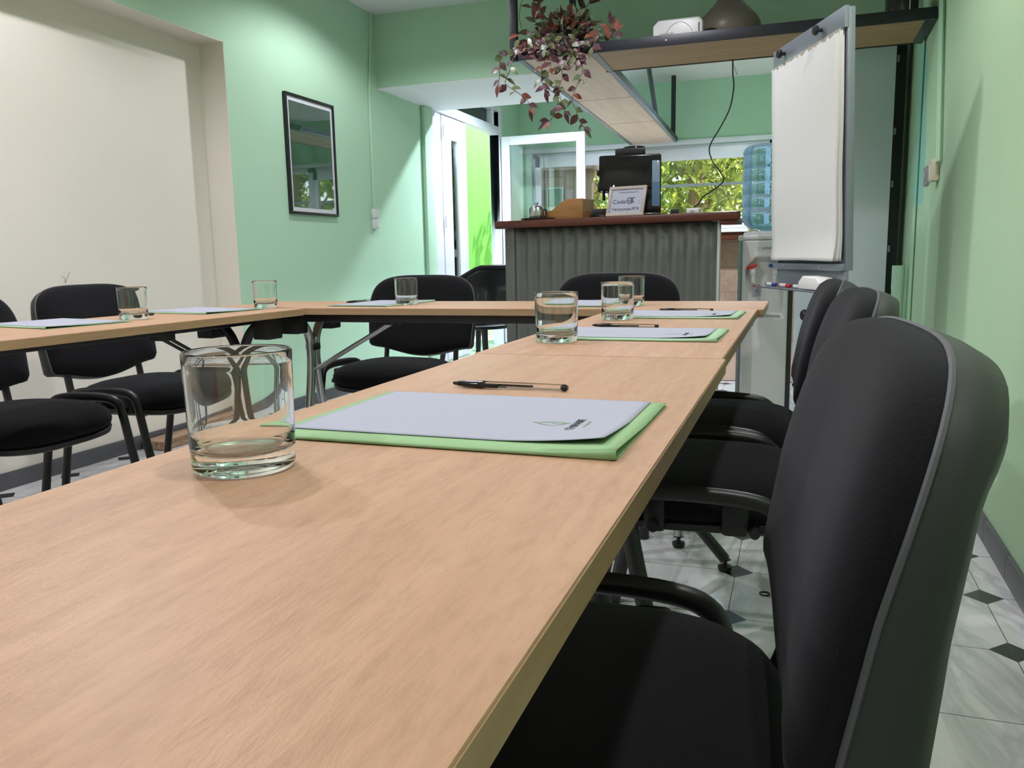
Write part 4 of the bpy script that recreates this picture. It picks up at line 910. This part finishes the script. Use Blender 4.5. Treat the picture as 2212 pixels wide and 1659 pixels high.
strip_right(((2000.5, 60), (1966, 700)), .004, 'wall_cable', 'thin green painted cable on the right wall beside the mint patch', plain('green cable', rgb(96, 140, 96), .6), 'cable')
q = at_right(2004, 380); sk_ = thing('wall_socket', 'grey wall socket low on the trunking of the right wall', 'socket', q, math.atan(-.0165))
MB().box(-.012, 0, -.075, .075, -.048, .048, .004).build('plate', plain('grey socket plate', rgb(150, 142, 146), .4), sk_)
MB().box(-.018, -.012, -.03, .03, -.022, .022, .003).build('insert', M['grey_plastic'], sk_)
q2 = at_right(2027, 369); ch = thing('plug_charger', 'cream plug charger on the right wall beside the grey socket', 'charger', (q2.x, q2.y, q2.z+.002), math.atan(-.0165))
MB().box(-.036, -.001, -.055, .055, -.05, .052, .008).build('body', plain('cream plastic', rgb(214, 206, 180), .4), ch)
MB().tube([(-.037, -.02, -.04), (-.039, .0, .03)], .003, 6).build('cord', M['white_plastic'], ch)
vs = [at_right(*p_, .0004) for p_ in ((1987, 100), (2004, 100), (1999, 330), (1993, 440), (1973, 446), (1971, 420), (1976, 380), (1982, 250))]
struct(MB().add(vs+[v+Vector((.0012, 0, 0)) for v in vs], [tuple(range(8)), tuple(range(15, 7, -1))]+[(i, (i+1) % 8, (i+1) % 8+8, i+8) for i in range(8)]).build('trim_8', M['mint'], smooth=False), 'lighter mint repaint patch on the right wall')
pi_ = at_y(1929, 600, 5.42); t = MB().lathe([(.001, 0), (.034, 0), (.034, .66), (.036, .66), (.036, .80), (.03, .80), (.03, .78), (.001, .78)], 24).build('floor_pipe', M['green']); t.location = (.565, 5.42, 0); tag(t, 'green painted open pipe standing beside the tall cupboard', 'pipe')
# ---------------------------------------------------------------- black plastic armchair behind the corner chair
ac = thing('plastic_armchair', 'black plastic armchair with a perforated back left of the bar', 'chair', (-2.06, 5.3, 0), PI*.9)
b = MB()
def shell(u, v):
    a = -PI*.78+u*PI*1.56; back = max(0, math.cos(a))
    top = .715+.095*min(1, back*1.6)**1.2; z = .43+(top-.43)*v; r = .22+.07*v
    return Vector((-(r*math.cos(a))*1.0+.0, (r+.015)*math.sin(a), z+.02*math.sin(u*PI)))
nu, nv = 40, 10
vs = [shell(i/nu, j/nv) for j in range(nv+1) for i in range(nu+1)]; fs = []
for j in range(nv):
    for i in range(nu):
        hole = 2 <= j <= 5 and (i % 6) in (2, 3, 4) and 3 < i < nu-3
        if not hole: fs.append((j*(nu+1)+i, j*(nu+1)+i+1, (j+1)*(nu+1)+i+1, (j+1)*(nu+1)+i))
b.add(vs, fs); b.build('back_shell', M['black_plastic'], ac, angle=60, solid=.008)
b = MB(); b.tube([shell(i/nu, 1)+Vector((0, 0, .004)) for i in range(nu+1)], .013, 8, rb=.02); b.build('arm_rim', M['black_plastic'], ac)
b = MB(); b.prism([(.25*math.cos(2*PI*i/32)*.95+.02, .235*math.sin(2*PI*i/32)) for i in range(32)], .415, .44, .008); b.build('seat', M['black_plastic'], ac)
for x, y_ in ((.17, .17), (.17, -.17), (-.16, .17), (-.16, -.17)): MB().tube([(x, y_, .42), (x*1.35, y_*1.3, .0)], [.022, .015], 12).build('leg', M['black_plastic'], ac)
# ---------------------------------------------------------------- small things on the floor and wall
t = MB().lathe([(.0105, 0), (.0145, 0), (.0145, .003), (.0105, .003)], 24, close=True).build('metal_ring', M['steel']); t.location = (-.056, 2.162, .0003); tag(t, 'small dark metal ring lying on the floor tiles', 'ring')
t = MB().box(-.065, .065, -.32, .32, 0, .045, .006).build('wooden_plank', wood('striped brown plank', rgb(96, 56, 40), rgb(186, 160, 130), .4, 1, 14, .05)); t.location = (-2.93, 3.42, .0005); tag(t, 'striped brown plank lying along the skirting of the cream recess', 'plank')
b = MB(); P0_ = Vector((XL+.001, 2.765, .82)); b.tube(bez([P0_, P0_+Vector((.012, .0, .02)), P0_+Vector((.016, .012, .045))], 5), .0008, 5); b.tube(bez([P0_, P0_+Vector((.012, -.012, .02)), P0_+Vector((.014, -.03, .03))], 5), .0008, 5)
t = b.build('loose_wire', M['steel']); tag(t, 'two thin wire ends sticking out of the cream recess wall', 'wire')
